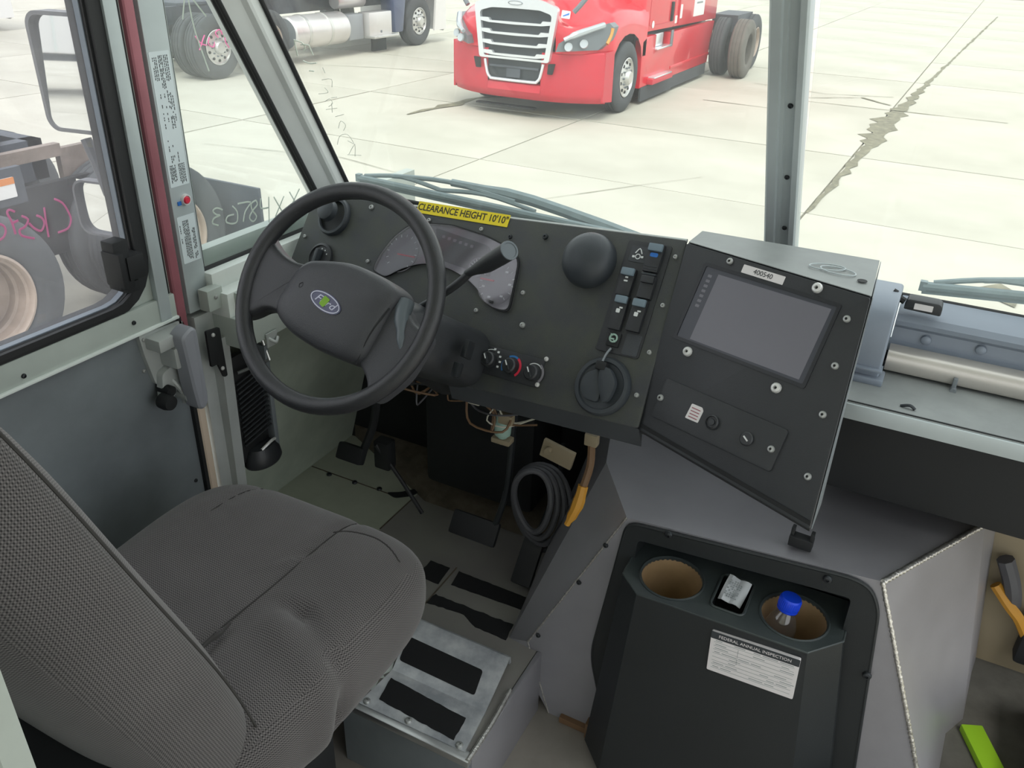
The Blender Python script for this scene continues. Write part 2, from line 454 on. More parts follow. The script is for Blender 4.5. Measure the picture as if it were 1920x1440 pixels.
def rrect(x0, y0, x1, y1, r, n=5):
    o = []
    for cx, cy, a in ((x1 - r, y1 - r, 0), (x0 + r, y1 - r, 90), (x0 + r, y0 + r, 180), (x1 - r, y0 + r, 270)):
        for k in range(n + 1):
            t = R(a + 90 * k / n); o.append((cx + r * math.cos(t), cy + r * math.sin(t)))
    return o
def rpoly(P, r, n=4):
    """round the corners of a polygon"""
    o = []; N = len(P)
    for i in range(N):
        p, a, b = Vector(P[i]).to_2d(), Vector(P[i - 1]).to_2d(), Vector(P[(i + 1) % N]).to_2d()
        rr = r[i] if isinstance(r, (list, tuple)) else r
        da, db = (a - p), (b - p); ka, kb = min(rr, da.length * .48), min(rr, db.length * .48)
        A, B = p + da.normalized() * ka, p + db.normalized() * kb
        for k in range(n + 1):
            t = k / n; q = A * (1 - t) ** 2 + p * 2 * t * (1 - t) + B * t * t; o.append((q.x, q.y))
    return o
def scalepoly(P, s, c=None):
    if c is None: c = (sum(p[0] for p in P) / len(P), sum(p[1] for p in P) / len(P))
    sx, sy = s if isinstance(s, tuple) else (s, s)
    return [(c[0] + (p[0] - c[0]) * sx, c[1] + (p[1] - c[1]) * sy) for p in P]
Z4 = Matrix.Identity(4)
def boltmesh(r, h, nm='bolt'):
    return MB().lathe([(r * 1.0, 0), (r, h * .45), (r * .8, h * .85), (r * .38, h), (r * .36, h * .55), (0, h * .5)], seg=14).mesh(nm)
BOLT = boltmesh(0.0062, 0.005)
BOLTS = boltmesh(0.0048, 0.004)
BOLTL = boltmesh(0.009, 0.007)
SOCK = MB().cyl((0, 0, 0), (0, 0, 0.0008), 0.0024, seg=6).mesh('socket')
def bolt(parent, X, m='bolt', me=None, name='screw', sock=0.0):
    o = bpy.data.objects.new(name, me or BOLT); COL.objects.link(o); o.parent = parent; o.matrix_basis = X
    if not o.data.materials: o.data.materials.append(M[m])
    o.material_slots[0].link = 'OBJECT'; o.material_slots[0].material = M[m]
    if sock:
        s = bpy.data.objects.new('socket', SOCK); COL.objects.link(s); s.parent = o; s.matrix_basis = T(0, 0, sock)
        if not SOCK.materials: SOCK.materials.append(M['socket'])
    return o
# door-side layout: y, z read on the door plane, which stands 1.42 m left of the camera
DX = -1.42
def dy(y): return y * 1.136
def dz(z): return 1.6 + (z - 1.6) * 1.136

# ================================================================== GROUND OUTSIDE
GZ = -0.862
g = struct('ground', T(0, 0, GZ))
MB().box((-4, 30, -0.06), (120, 140, 0.06)).build('joint_bed', 'joint', g)
ang = 0.02
GX = Matrix.Translation((-1.15, 8.8, 0)) @ Matrix.Rotation(-ang, 4, 'Z')
slab = MB().box((0.5, 0.5, -0.04), (1, 1, 0.08), bev=0).mesh('slab')
slab.materials.append(M['concrete'])
ys = [-50.3, -46.7, -43.1, -39.5, -35.9, -32.3, -28.7, -25.1, -21.5, -17.9, -14.3, -10.7, -7.1, -3.4, 0, 2.92, 6.77, 10.4, 14.0, 17.6, 21.2, 24.8, 28.4, 32.0, 36, 40, 44]
xs = [-34.65 + 3.85 * k for k in range(13)]
for i in range(len(ys) - 1):
    for x in xs:
        o = bpy.data.objects.new('concrete_slab', slab); COL.objects.link(o); o.parent = g
        a = 0.012
        h = random.uniform(-0.004, 0.004)
        o.matrix_basis = GX @ T(x + a, ys[i] + a, h) @ Matrix.Diagonal((3.85 - 2 * a, ys[i + 1] - ys[i] - 2 * a, 1, 1))
# weeds and dirt that fill one wide joint, and the cracks in the slabs
def crack(m, P, wd, seed=0, z=0.008):
    rnd = random.Random(seed); L = []; Q = []
    for (a, b, wa), (c, d, wb) in zip(P, P[1:]):
        n = max(2, int(math.hypot(c - a, d - b) / 0.22)); dx, dy_ = (c - a), (d - b); ln = math.hypot(dx, dy_)
        for k in range(n):
            t = k / n; wv = (wa + (wb - wa) * t) * wd * rnd.uniform(0.45, 1.35); j = rnd.uniform(-.3, .3) * wv
            L.append((a + dx * t, b + dy_ * t, wv, -dy_ / ln, dx / ln, j))
    rows = [[(x + nx * (wv / 2 + j), y + ny * (wv / 2 + j), z), (x - nx * (wv / 2 - j), y - ny * (wv / 2 - j), z)] for x, y, wv, nx, ny, j in L]
    m.surf(rows)
cr = MB()
crack(cr, [(-1.13, 8.8, .2), (-1.05, 11.0, .6), (-.98, 13.0, 1.6), (-.93, 15.0, 2.2), (-.85, 16.2, 1.2), (-.72, 19, .5), (-.4, 25, .35), (.4, 40, .3)], 0.16, 1)
crack(cr, [(-2.4, 15.58, .3), (-1.0, 15.57, .5), (.95, 15.55, .35)], 0.1, 2)
crack(cr, [(-2.5, 15.9, .3), (-1.6, 16.6, .5), (-.9, 15.9, .4)], 0.1, 3)
crack(cr, [(-3.6, 17.0, .3), (-2.2, 16.6, .3), (-.9, 17.1, .3)], 0.08, 4)
crack(cr, [(-7.2, 10.6, .2), (-7.1, 11.5, 1.3), (-7.06, 12.4, 1.0), (-6.2, 13.4, .4)], 0.14, 5)
crack(cr, [(-11.7, 13.5, .2), (-10.2, 14.1, .3), (-8.6, 14.5, .3), (-7.3, 14.9, .2)], 0.07, 6)
crack(cr, [(-3.9, 14.6, .4), (-2.6, 14.5, .4), (-2.2, 15.5, .4)], 0.08, 7)
crack(cr, [(-3.7, 7.6, .15), (-2.9, 8.9, .2), (-2.3, 9.8, .1)], 0.06, 8)
crack(cr, [(-8.2, 7.6, .15), (-6.4, 8.0, .25), (-5.1, 7.7, .15)], 0.06, 9)
crack(cr, [(.3, 7.3, .3), (.6, 7.35, 2.6), (.95, 7.3, 2.2)], 0.13, 10)
o = cr.build('joint_dirt', 'jointd', None, T(0, 0, GZ))
tag(o, 'dark weedy dirt filling the cracks and the wide joint of the pale concrete yard', 'dirt', kind='stuff')

# ================================================================== VAN SHELL
XD = fr((DX, 0, 0), (0, 1, 0), (0, 0, 1))       # (y, z, inward)
# --- driver's sliding door
door = struct('door_1', XD)
op = rrect(-0.06, 0.887, 1.112, 1.95, 0.096)
MB().ringprism(rrect(-0.32, 0.834, 1.163, 2.02, 0.004), op, -0.03, 0.0).build('door_skin', 'green_alu', door)
gk = MB().ringprism(rrect(-0.064, 0.883, 1.116, 1.954, 0.100), rrect(-0.03, 0.908, 1.078, 1.93, 0.075), -0.035, 0.010)
gk.ringprism(rrect(-0.045, 0.896, 1.094, 1.94, 0.085), rrect(-0.03, 0.908, 1.082, 1.93, 0.078), 0.008, 0.02)
gk.build('window_gasket', 'rubber', door)
MB().ringprism(rrect(-0.031, 0.907, 1.079, 1.931, 0.075), rrect(-0.028, 0.910, 1.076, 1.928, 0.073), -0.012, 0.002).build('gasket_bead', 'cowl', door)
pane = MB().prism(rrect(-0.03, 0.908, 1.078, 1.93, 0.075), -0.016, -0.012).build('glass', 'glass_door', door)
MB().box((1.131, 1.43, 0.008), (0.030, 1.19, 0.016), bev=0.004).build('stile', 'post', door)
MB().box((1.152, 1.43, 0.0), (0.012, 1.19, 0.008)).build('channel_gap', 'blackm', door)
MB().box((0.42, 0.86, 0.006), (1.485, 0.052, 0.012), bev=0.003).build('window_rail', 'green_alu', door)
MB().box((0.42, 0.832, 0.012), (1.485, 0.007, 0.010), bev=0.002).build('rail_edge', 'pale', door)  # bright line along the rail, painted pale as a highlight
MB().box((0.42, 0.31, -0.012), (1.485, 1.045, 0.024), bev=0.002).build('lower_panel', 'alu_dark', door)
MB().box((1.166, 0.38, 0.002), (0.010, 0.9, 0.02), bev=0.002).build('door_edge', 'blackm', door)
for (a, b) in ((1.14, .405), (.35, .845), (.8, .85), (1.05, .86)):
    bolt(door, T(a, b, 0.012 if b > .8 else 0), 'bolt_dark', BOLTS)
# door latch
la = MB().prism(rpoly([(1.055, .83), (1.175, .82), (1.178, .80), (1.15, .755), (1.14, .70), (1.075, .70), (1.06, .78)], .01), 0, 0.012, bev=.002)
la.box((1.11, .805, 0.030), (0.085, 0.028, 0.05), bev=.004)
la.box((1.12, .765, 0.035), (0.045, 0.05, 0.05), bev=.006)
lt = la.build('latch', 'alu_dull', door)
hp = [(1.103, .82), (1.132, .835), (1.148, .826), (1.150, .65), (1.138, .632), (1.118, .636), (1.112, .69), (1.108, .75)]
MB().prism(rpoly(hp, .012), 0.045, 0.085, bev=0.012, seg=3).build('latch_handle', 'handle', lt)
MB().prism(rpoly([(1.08, .73), (1.13, .745), (1.14, .72), (1.10, .66), (1.07, .66)], .01), 0.012, 0.03, bev=.004).build('latch_arm', 'alu_dull', lt)
MB().cyl((1.085, .69, 0.01), (1.085, .69, 0.045), 0.012).lathe([(0, 0.06), (.016, 0.058), (.019, 0.045), (.018, 0.03), (.01, 0.022)], T(1.068, .672, 0)).build('latch_knob', 'blackm', lt)
MB().tube([(1.10, .72, .02), (1.12, .67, .035), (1.125, .64, .03)], .006).cyl((1.125, .66, .02), (1.125, .66, .05), .012).build('latch_linkage', 'alu_dull', lt)
bolt(lt, T(1.065, .815, .012), 'bolt', BOLTS); bolt(lt, T(1.06, .74, .0), 'bolt', BOLTS)
wl = MB().box((1.035, .995, 0.022), (0.035, 0.10, 0.035), bev=.003).box((1.06, .985, 0.018), (0.04, 0.05, 0.05), bev=.003).box((1.05, .945, .02), (0.03, .022, .03), bev=.002).box((1.02, .99, .03), (0.012, .07, .05), bev=.002)
wl.build('window_latch', 'blackm', door)
# pink marker on the glass (seen from its back)
PINK = [[(0.947, 1.144), (0.961, 1.133), (0.969, 1.113), (0.97, 1.098), (0.96, 1.085), (0.939, 1.083)], [(0.924, 1.134), (0.921, 1.108), (0.919, 1.08)], [(0.906, 1.124), (0.915, 1.117), (0.917, 1.106), (0.908, 1.095), (0.897, 1.102), (0.889, 1.114)], [(0.879, 1.13), (0.889, 1.121), (0.88, 1.11), (0.869, 1.107), (0.871, 1.096), (0.892, 1.085)], [(0.869, 1.14), (0.86, 1.146), (0.855, 1.141), (0.859, 1.125), (0.86, 1.102)], [(0.858, 1.122), (0.871, 1.124)], [(0.832, 1.13), (0.843, 1.122), (0.844, 1.111), (0.836, 1.102), (0.825, 1.1)]]
def strokes(L, r, flat=0.3):
    m = MB()
    for s in L: m.tube([(a * 1.015, 1.6 + (b - 1.6) * 1.015, 0) for a, b in s], r, 6, sm=3)
    return m
strokes(PINK, 0.0022).build('marker_writing', 'pink', pane, T(0, 0, -0.019) @ Matrix.Diagonal((1, 1, .3, 1)))

# --- pillar between door and quarter window
pl = struct('trim_1', XD)
MB().box((1.232, 1.42, -0.01), (0.060, 1.2, 0.03), bev=0.003).build('post_face', 'post', pl)
MB().box((1.176, 1.33, 0.0), (0.026, 1.4, 0.024), bev=0.008, seg=3).build('channel_strip', 'red_reflection_print', pl)  # shiny metal channel, its red reflection painted on
MB().box((1.168, 1.33, -0.01), (0.008, 1.4, 0.02)).build('channel_gap', 'blackm', pl)
MB().box((1.234, .44, -0.005), (0.056, 0.74, 0.03), bev=0.003).build('post_lower', 'alu_dull', pl)
MB().box((1.182, .40, 0.002), (0.024, 0.46, 0.026), bev=0.009, seg=3).build('lower_channel_strip', 'warm_reflection', pl)  # lower channel, its orange-white reflection painted on
MB().box((1.186, 1.33, -0.03), (0.2, 1.5, 0.02)).build('post_back', 'alu_dull', pl)
# print on the two paper labels: rows of tiny dashes, too small to read
def printlabel(parent, y0, y1, z0, z1, blocks, nm='printed_label'):
    lb = MB().prism(rrect(y0, z0, y1, z1, .002), 0.0052, 0.0058).build(nm, 'label_grey', parent)
    m = MB(); rnd = random.Random(int(z0 * 1000))
    for (u0, u1, v0, v1, den) in blocks:
        n = max(1, int((u1 - u0) * (y1 - y0) / 0.0032))
        for k in range(n):
            y = y0 + (u0 + (u1 - u0) * (k + .5) / n) * (y1 - y0); z = z0 + v1 * (z1 - z0); zb = z0 + v0 * (z1 - z0)
            while z > zb:
                h = rnd.uniform(.002, .007)
                if rnd.random() < den: m.box((y, z - h / 2, .0060), (.0016, h, .0004))
                z -= h + .0014
    m.build('printed_text', 'ink', lb)
    return lb
printlabel(pl, 1.206, 1.256, 1.104, 1.369, [(.1, .35, .80, .96, .95), (.4, .62, .74, .97, .9), (.65, .9, .8, .97, .95), (.2, .3, .45, .7, .7), (.4, .5, .5, .72, .7), (.58, .78, .45, .72, .7), (.8, .88, .5, .7, .8), (.2, .3, .28, .36, .8), (.4, .5, .28, .32, .5), (.25, .5, .2, .24, .9), (.6, .7, .18, .26, .9), (.1, .42, .05, .17, .95), (.55, .9, .03, .17, .97)])
printlabel(pl, 1.208, 1.256, 0.936, 1.040, [(.25, .6, .1, .9, .95), (.7, .9, .1, .7, .7), (.05, .15, .4, .9, .6)])
bt = MB().lathe([(0, .016), (.006, .016), (.008, .013), (.008, .005)], T(1.236, 1.073, 0)).build('button', 'red', pl)
MB().lathe([(.0085, .012), (.011, .012), (.012, .005)], T(1.238, 1.073, 0)).build('button_ring', 'white', bt)
MB().box((1.221, 1.068, .006), (.009, .008, .003)).build('button_tag', 'bluelit', bt)

# --- quarter window
q = struct('window_3', XD)
qp = [(1.262, .90), (1.716, .90), (1.262, 1.718)]
qg = MB().prism(qp, -0.012, -0.008).build('glass', 'glass_q', q)
MB().tube([(1.262, .90, -.008), (1.72, .90, -.008)], .007, sm=1).tube([(1.266, .9, -.008), (1.266, 1.72, -.008)], .006, sm=1).tube([(1.712, .90, -.006), (1.262, 1.712, -.006)], .009, sm=1).build('gasket', 'rubber', q)
WHITE = [[(1.337, 1.025), (1.322, 1.033), (1.309, 1.03), (1.317, 1.019), (1.328, 1.015), (1.309, 1.013), (1.303, 1.003), (1.319, 0.994)], [(1.368, 1.026), (1.38, 1.01), (1.376, 0.988), (1.359, 0.987), (1.343, 0.996), (1.35, 1.007), (1.369, 1.006)], [(1.385, 1.027), (1.425, 1.021), (1.405, 1.004), (1.395, 0.982)], [(1.443, 1.021), (1.427, 1.017), (1.427, 1.002), (1.439, 0.984), (1.427, 0.974), (1.416, 0.986), (1.429, 1.0), (1.446, 1.01), (1.443, 1.021)], [(1.459, 1.022), (1.456, 0.999), (1.482, 0.994)], [(1.486, 1.019), (1.478, 0.958)], [(1.503, 1.015), (1.534, 0.959)], [(1.538, 1.008), (1.501, 0.966)], [(1.559, 1.014), (1.587, 0.965)], [(1.596, 1.013), (1.554, 0.972)]]
TOPW = [[(1.314, 1.457), (1.302, 1.421)], [(1.324, 1.457), (1.33, 1.398), (1.353, 1.318)], [(1.336, 1.456), (1.365, 1.423)], [(1.253, 1.427), (1.302, 1.42)], [(1.255, 1.419), (1.301, 1.384)]]
strokes(WHITE + TOPW[:3], 0.0020).build('marker_writing', 'chalk', qg, T(0, 0, -0.015) @ Matrix.Diagonal((1, 1, .3, 1)))
# sill under the quarter window, in steps
sl = struct('trim_2', XD)
MB().box((1.52, .878, 0.0), (0.52, .044, 0.05), bev=.004).build('sill_ledge', 'pale', sl)  # light on the sill ledges put into a paler paint
MB().box((1.52, .83, .02), (0.52, .06, 0.09), bev=.004).build('sill_step', 'pale', sl)
MB().box((1.52, .765, .03), (0.52, .075, 0.13), bev=.004).build('sill_box', 'green_alu', sl)
MB().box((1.245, .850, .03), (0.045, .05, 0.03), bev=.003).build('hinge_block', 'green_alu', sl)
MB().box((1.30, .835, .06), (0.04, .045, 0.03), bev=.003).build('hinge_block', 'green_alu', sl)
for (a, b, w_) in ((1.245, .855, .045), (1.30, .84, .075)): bolt(sl, T(a, b, w_), 'bolt', BOLTS)
st = MB().prism(rpoly([(1.198, .79), (1.238, .785), (1.241, .66), (1.230, .66), (1.217, .70), (1.198, .70)], .004), .045, .051, bev=.001).build('striker_plate', 'blackm', sl)
for (a, b) in ((1.215, .775), (1.228, .685)): bolt(st, T(a, b, .051), 'silver', BOLTS)
MB().box((1.345, .725, .10), (.035, .035, .004)).tube([(1.335, .73, .10), (1.345, .72, .112), (1.36, .725, .105)], .004).build('sill_clip', 'alu_dull', sl)

# --- A pillar and windshield: glass plane y = 1.765 - 0.555 (z - 0.994)
SL = 0.555
def wy(z): return 1.765 - SL * (z - 0.994)
ap = struct('trim_3')
prof = [(-1.47, 1.672), (-1.425, 1.655), (-1.412, 1.66), (-1.402, 1.685), (-1.398, 1.700), (-1.385, 1.706), (-1.383, 1.714), (-1.395, 1.722), (-1.394, 1.752), (-1.405, 1.762), (-1.47, 1.775)]
rows = [[(x, y - SL * (z - 1.0), z) for x, y in prof] for z in (.84, 1.98)]
MB().surf(rows, closeu=True, capA=True, capB=True).build('a_pillar', 'ap', ap, ang=25)
MB().tube([(-1.392, 1.755 - SL * (z - 1.0), z) for z in (.84, 1.98)], .006, sm=1).build('pillar_gasket', 'rubber', ap)
MB().tube([(-1.416, 1.655 - SL * (z - 1.0), z) for z in (.84, 1.98)], .006, sm=1).build('pillar_gasket', 'rubber', ap)
cp = struct('trim_4')
def postp(z, x, d): return (x - .014 * (z - 1.0) / .51, wy(z) - d, z)
pp = [(-.291, -.02), (-.291, .022), (-.287, .028), (-.271, .028), (-.269, .020), (-.262, .020), (-.260, .016), (-.244, .016), (-.242, .028), (-.232, .028), (-.229, .022), (-.229, -.02)]
MB().surf([[postp(z, x, d) for x, d in pp] for z in (.90, 1.98)], closeu=True, capA=True, capB=True).build('center_post', 'post', cp, ang=20)
for z in (1.09, 1.205, 1.345):
    X = fr(postp(z, -.252, .0165), (1, 0, 0), (0, -SL, 1))
    bolt(cp, X, 'bolt_dark', BOLTS)
for nm, x0, x1 in (('window_1', -1.392, -.288), ('window_2', -.232, .93)):
    wv = struct(nm)
    gl = MB().hexa([(x0, wy(.92), .92), (x1, wy(.92), .92), (x1, wy(.92) + .005, .92), (x0, wy(.92) + .005, .92), (x0, wy(1.98), 1.98), (x1, wy(1.98), 1.98), (x1, wy(1.98) + .005, 1.98), (x0, wy(1.98) + .005, 1.98)]).build('glass', 'glass', wv)
    MB().tube([(x0, wy(.968) - .004, .968), (x1, wy(.968) - .004, .968)], .007, sm=1).build('gasket', 'rubber', wv)
    if nm == 'window_1':
        SCR = [[(-1.383, 1.366), (-1.389, 1.349), (-1.395, 1.329)], [(-1.384, 1.365), (-1.364, 1.361), (-1.361, 1.351), (-1.369, 1.343)], [(-1.37, 1.356), (-1.349, 1.357), (-1.347, 1.349), (-1.347, 1.335)], [(-1.385, 1.319), (-1.37, 1.314), (-1.347, 1.317)], [(-1.38, 1.296), (-1.366, 1.296)]]
        FAINT = [[(-1.38, 1.08), (-1.334, 1.085)], [(-1.373, 1.083), (-1.34, 1.114), (-1.356, 1.079)], [(-1.398, 1.106), (-1.377, 1.132), (-1.349, 1.14), (-1.341, 1.118)], [(-1.358, 1.122), (-1.338, 1.114)], [(-1.37, 1.154), (-1.352, 1.175), (-1.342, 1.166), (-1.356, 1.15)], [(-1.363, 1.185), (-1.332, 1.195)], [(-1.383, 1.201), (-1.345, 1.209)], [(-1.356, 1.22), (-1.367, 1.195)], [(-1.376, 1.221), (-1.356, 1.231), (-1.353, 1.22), (-1.37, 1.21)], [(-1.35, 1.234), (-1.33, 1.238)], [(-1.384, 1.24), (-1.352, 1.247), (-1.356, 1.258)], [(-1.354, 1.277), (-1.324, 1.282), (-1.333, 1.262)], [(-1.335, 1.308), (-1.335, 1.295)]]
        for L, m_, r in ((SCR, 'chalk', .0016), (FAINT, 'chalk_grey', .0007)):
            mm = MB()
            for s in L: mm.tube([(a + .022, wy(b) + .0065, b) for a, b in s], r, 6, sm=3)
            mm.build('marker_writing', m_, gl)
# --- front wall, lower side panel, roof, cargo aisle
wf = struct('wall_front')
MB().box((-.36, 2.02, .31), (2.62, .04, 1.06)).build('firewall', 'blackm', wf)
MB().box((-.25, 1.90, .858), (2.3, .24, .03)).build('cowl_box', 'pale', cp)
wl_ = struct('wall_left')
MB().hexa([(-1.66, 1.27, -.02), (-1.64, 1.27, -.02), (-1.64, 2.0, -.02), (-1.66, 2.0, -.02), (-1.45, 1.27, .75), (-1.43, 1.27, .75), (-1.43, 2.0, .75), (-1.45, 2.0, .75)]).build('side_panel', 'green_panel', wl_)
MB().box((-1.455, 1.7, .84), (.03, .9, .2)).build('upper_side_panel', 'green_alu', wl_)
MB().hexa([(-1.66, 1.24, -.02), (-1.40, 1.24, -.02), (-1.40, 1.27, -.02), (-1.66, 1.27, -.02), (-1.46, 1.24, .75), (-1.38, 1.24, .75), (-1.38, 1.27, .75), (-1.46, 1.27, .75)]).build('post_return', 'alu_dull', wl_)
ce = struct('ceiling')
MB().box((-.25, .55, 2.03), (2.4, 1.5, .04)).build('roof_panel', 'pale', ce)
MB().box((-.25, -1.7, 2.03), (2.4, 3.0, .004)).build('translucent_fill_roof', 'fill_roof', ce)  # unseen cargo roof, made translucent to raise the fill inside
MB().box((-1.47, -1.75, .9), (.04, 2.85, 2.25)).build('unseen_cargo_side', 'pale', wl_)  # unseen cargo side, added to cut sky light from the rear
wr_ = struct('wall_right')
MB().box((.95, -1.75, .9), (.04, 2.85, 2.25)).build('unseen_cargo_side', 'pale', wr_)  # unseen right cargo side, also added against rear sky light
wb_ = struct('wall_back')
MB().box((-.975, .20, .55), (.96, .02, 1.5)).build('bulkhead_panel', 'green_alu', wb_)
fl = struct('floor')
MB().box((-.927, 1.54, -.03), (.626, .98, .06)).build('deck_panel', 'floor', fl)
MB().box((-1.45, 1.54, -.03), (.42, .98, .06)).build('deck_panel', 'green_deck', fl)
MB().box((-.775, 1.056, -.105), (.34, .016, .19)).build('step_riser', 'alu_dark', fl)  # riser in shadow, the shade put in as darker aluminium
MB().box((-.775, 1.06, -.007), (.345, .03, .02), bev=.004).build('step_nosing', 'alu_bright', fl)
MB().box((-.9, .4, -.22), (3.2, 4.2, .04)).build('aisle_floor', 'aisle', fl)
MB().box((-1.5, .4, -.1), (.2, 1.7, .22)).build('side_sill', 'alu_dark', fl)
MB().hexa([(-1.2, 1.80, .0), (-.7, 1.80, .0), (-.7, 2.0, .0), (-1.62, 2.0, .0), (-1.2, 1.82, .012), (-.7, 1.82, .012), (-.7, 2.0, .05), (-1.62, 2.0, .05)]).build('toe_board', 'dirt', fl)
MB().box((.6, 1.55, -.07), (.75, 1.1, .04)).build('step_well_floor', 'dkfloor', fl)
# seams and floor screws
MB().box((-.950, 1.40, .0004), (.004, .36, .0022)).box((-1.46, 1.775, .0004), (.34, .004, .002)).box((-1.24, 1.70, .0004), (.004, .17, .002)).build('floor_seam', 'dirt', fl)
for (a, b) in ((-1.55, 1.765), (-1.45, 1.77), (-1.36, 1.78)): bolt(fl, T(a, b, 0), 'bolt_dark', BOLTL)
MB().prism(rpoly([(-1.33, 1.775), (-1.29, 1.80), (-1.25, 1.85), (-1.235, 1.845), (-1.25, 1.80), (-1.29, 1.765)], .012), 0, .003).build('tar_stain', 'blackm', fl)
# tread tape
def tape(P, z, seed, name='tread_tape', jag=.004):
    rnd = random.Random(seed); Q = []
    for i in range(len(P)):
        a, b = P[i], P[(i + 1) % len(P)]; n = max(2, int(math.hypot(b[0] - a[0], b[1] - a[1]) / .012))
        for k in range(n):
            t = k / n; Q.append((a[0] + (b[0] - a[0]) * t + rnd.uniform(-jag, jag), a[1] + (b[1] - a[1]) * t + rnd.uniform(-jag, jag)))
    return MB().prism(Q, z, z + .0016)
tape([(-.936, 1.569), (-.718, 1.569), (-.707, 1.521), (-.928, 1.511)], 0, 1, jag=.001).build('tread_tape', 'tread', fl)
tape([(-.946, 1.458), (-.708, 1.461), (-.700, 1.403), (-.79, 1.405), (-.84, 1.43), (-.95, 1.42)], 0, 2, jag=.002).build('tread_tape', 'tread', fl)
tape([(-1.03, 1.569), (-.967, 1.569), (-.960, 1.496), (-1.03, 1.496)], 0, 3, jag=.001).build('tread_tape', 'tread', fl)
tape([(-1.03, 1.30), (-.952, 1.30), (-.956, 1.20), (-1.03, 1.19)], 0, 4, jag=.004).build('tread_tape', 'tread', fl)
tape([(-1.02, 1.17), (-.950, 1.17), (-.955, 1.09), (-1.02, 1.09)], 0, 5, jag=.004).build('tread_tape', 'tread', fl)
tape([(-.975, 1.335), (-.928, 1.335), (-.90, 1.18), (-.91, 1.075), (-.975, 1.065)], -.0008, 8, 'paint_patch', .008).build('paint_patch', 'pale', fl)
# loose step plate, its far edge bent up
spl = MB()
spl.hexa([(-.905, 1.06, .001), (-.622, 1.065, .001), (-.634, 1.18, .001), (-.893, 1.18, .001), (-.905, 1.06, .006), (-.622, 1.065, .006), (-.634, 1.18, .006), (-.893, 1.18, .006)])
spl.hexa([(-.893, 1.18, .001), (-.634, 1.18, .001), (-.652, 1.335, .022), (-.932, 1.335, .022), (-.893, 1.18, .006), (-.634, 1.18, .006), (-.652, 1.335, .027), (-.932, 1.335, .027)])
spl.hexa([(-.932, 1.335, .004), (-.652, 1.335, .004), (-.652, 1.343, .003), (-.932, 1.343, .003), (-.932, 1.335, .027), (-.652, 1.335, .027), (-.652, 1.340, .026), (-.932, 1.340, .026)])
plate = spl.build('step_plate', 'plate', fl)
Xs = fr((-.893, 1.18, .0062), (1, 0, 0), (0, .155, .021))
MB().prism(rpoly([(.0, .030), (.215, .026), (.20, .095), (-.02, .100)], .008), 0, .0014, Xs).build('tread_tape', 'tread', plate)
tape([(-.881, 1.156), (-.664, 1.142), (-.658, 1.079), (-.869, 1.09)], .0062, 6, jag=.0012).build('tread_tape', 'tread', plate)
for (a, b) in ((-.89, 1.072), (-.775, 1.073), (-.64, 1.073), (-.925, 1.075)): bolt(plate, T(a, b, .006), 'bolt', BOLTL)
MB().tube([(-.606, 1.05, .002), (-.606, 1.16, .005), (-.612, 1.262, .008)], .0065, 8).build('weld_edge', 'weld', fl)
MB().box((-.606, 1.235, -.10), (.012, .35, .205), bev=.002).build('deck_side', 'alu', fl)
# --- passenger side cowl, trim bar, shelf
sh = struct('trim_5')
XP = fr((0, 0, 0), (0, 1, 0), (0, 0, 1))
MB().prism([(1.772, .972), (1.755, .970), (1.722, .965), (1.700, .957), (1.692, .946), (1.695, .936), (1.712, .928), (1.718, .922), (1.716, .895), (1.705, .886), (1.690, .882), (1.69, .80), (1.772, .80)], -.012, .93, XP).build('cowl_panel', 'cowl', sh, ang=30)
MB().prism([(1.70, .893), (1.672, .893), (1.663, .889), (1.658, .880), (1.658, .857), (1.662, .851), (1.70, .848)], -.010, .93, XP).build('trim_bar', 'cream_bar', sh, ang=50)
MB().box((.435, 1.61, .832), (1.0, .22, .026), bev=.002).build('shelf_top', 'shelf', sh)
MB().box((.435, 1.499, .827), (1.0, .006, .032), bev=.002).build('shelf_lip', 'post', sh)
MB().box((.435, 1.503, .8455), (1.0, .003, .002)).build('shelf_seam', 'blackm', sh)
for x, z in ((.0505, .908), (.148, .911), (.26, .913), (.4, .913)):
    MB().lathe([(0, .007), (.005, .0065), (.009, .004), (.0105, 0)], fr((x, 1.7155, z), (1, 0, 0), (0, 0, 1)), 16).build('rivet', 'cowl', sh)
MB().lathe([(0, .004), (.004, .003), (.005, 0)], fr((.025, 1.697, .885), (1, 0, 0), (0, 0, 1)), 12).build('rivet', 'cowl', sh)
MB().box((.118, 1.655, .858), (.008, .012, .022), bev=.002).cyl((.118, 1.655, .846), (.118, 1.640, .846), .006).build('bar_clip', 'alu_dark', sh)
MB().tube([(0.035, 1.53, .846), (.05, 1.528, .852), (.06, 1.526, .847)], .003).build('shelf_clip', 'bolt_dark', sh)
MB().box((.42, 1.78, .70), (1.04, .36, .22), bev=.01).build('undershelf_dark_box', 'blackm', sh)  # black box put in for the dark void under the shelf
MB().hexa([(.2, 2.0, -.08), (.95, 2.0, -.08), (.95, 2.02, -.08), (.2, 2.02, -.08), (.2, 1.99, .62), (.95, 1.99, .62), (.95, 2.01, .62), (.2, 2.01, .62)]).build('kick_panel', 'tan', sh)

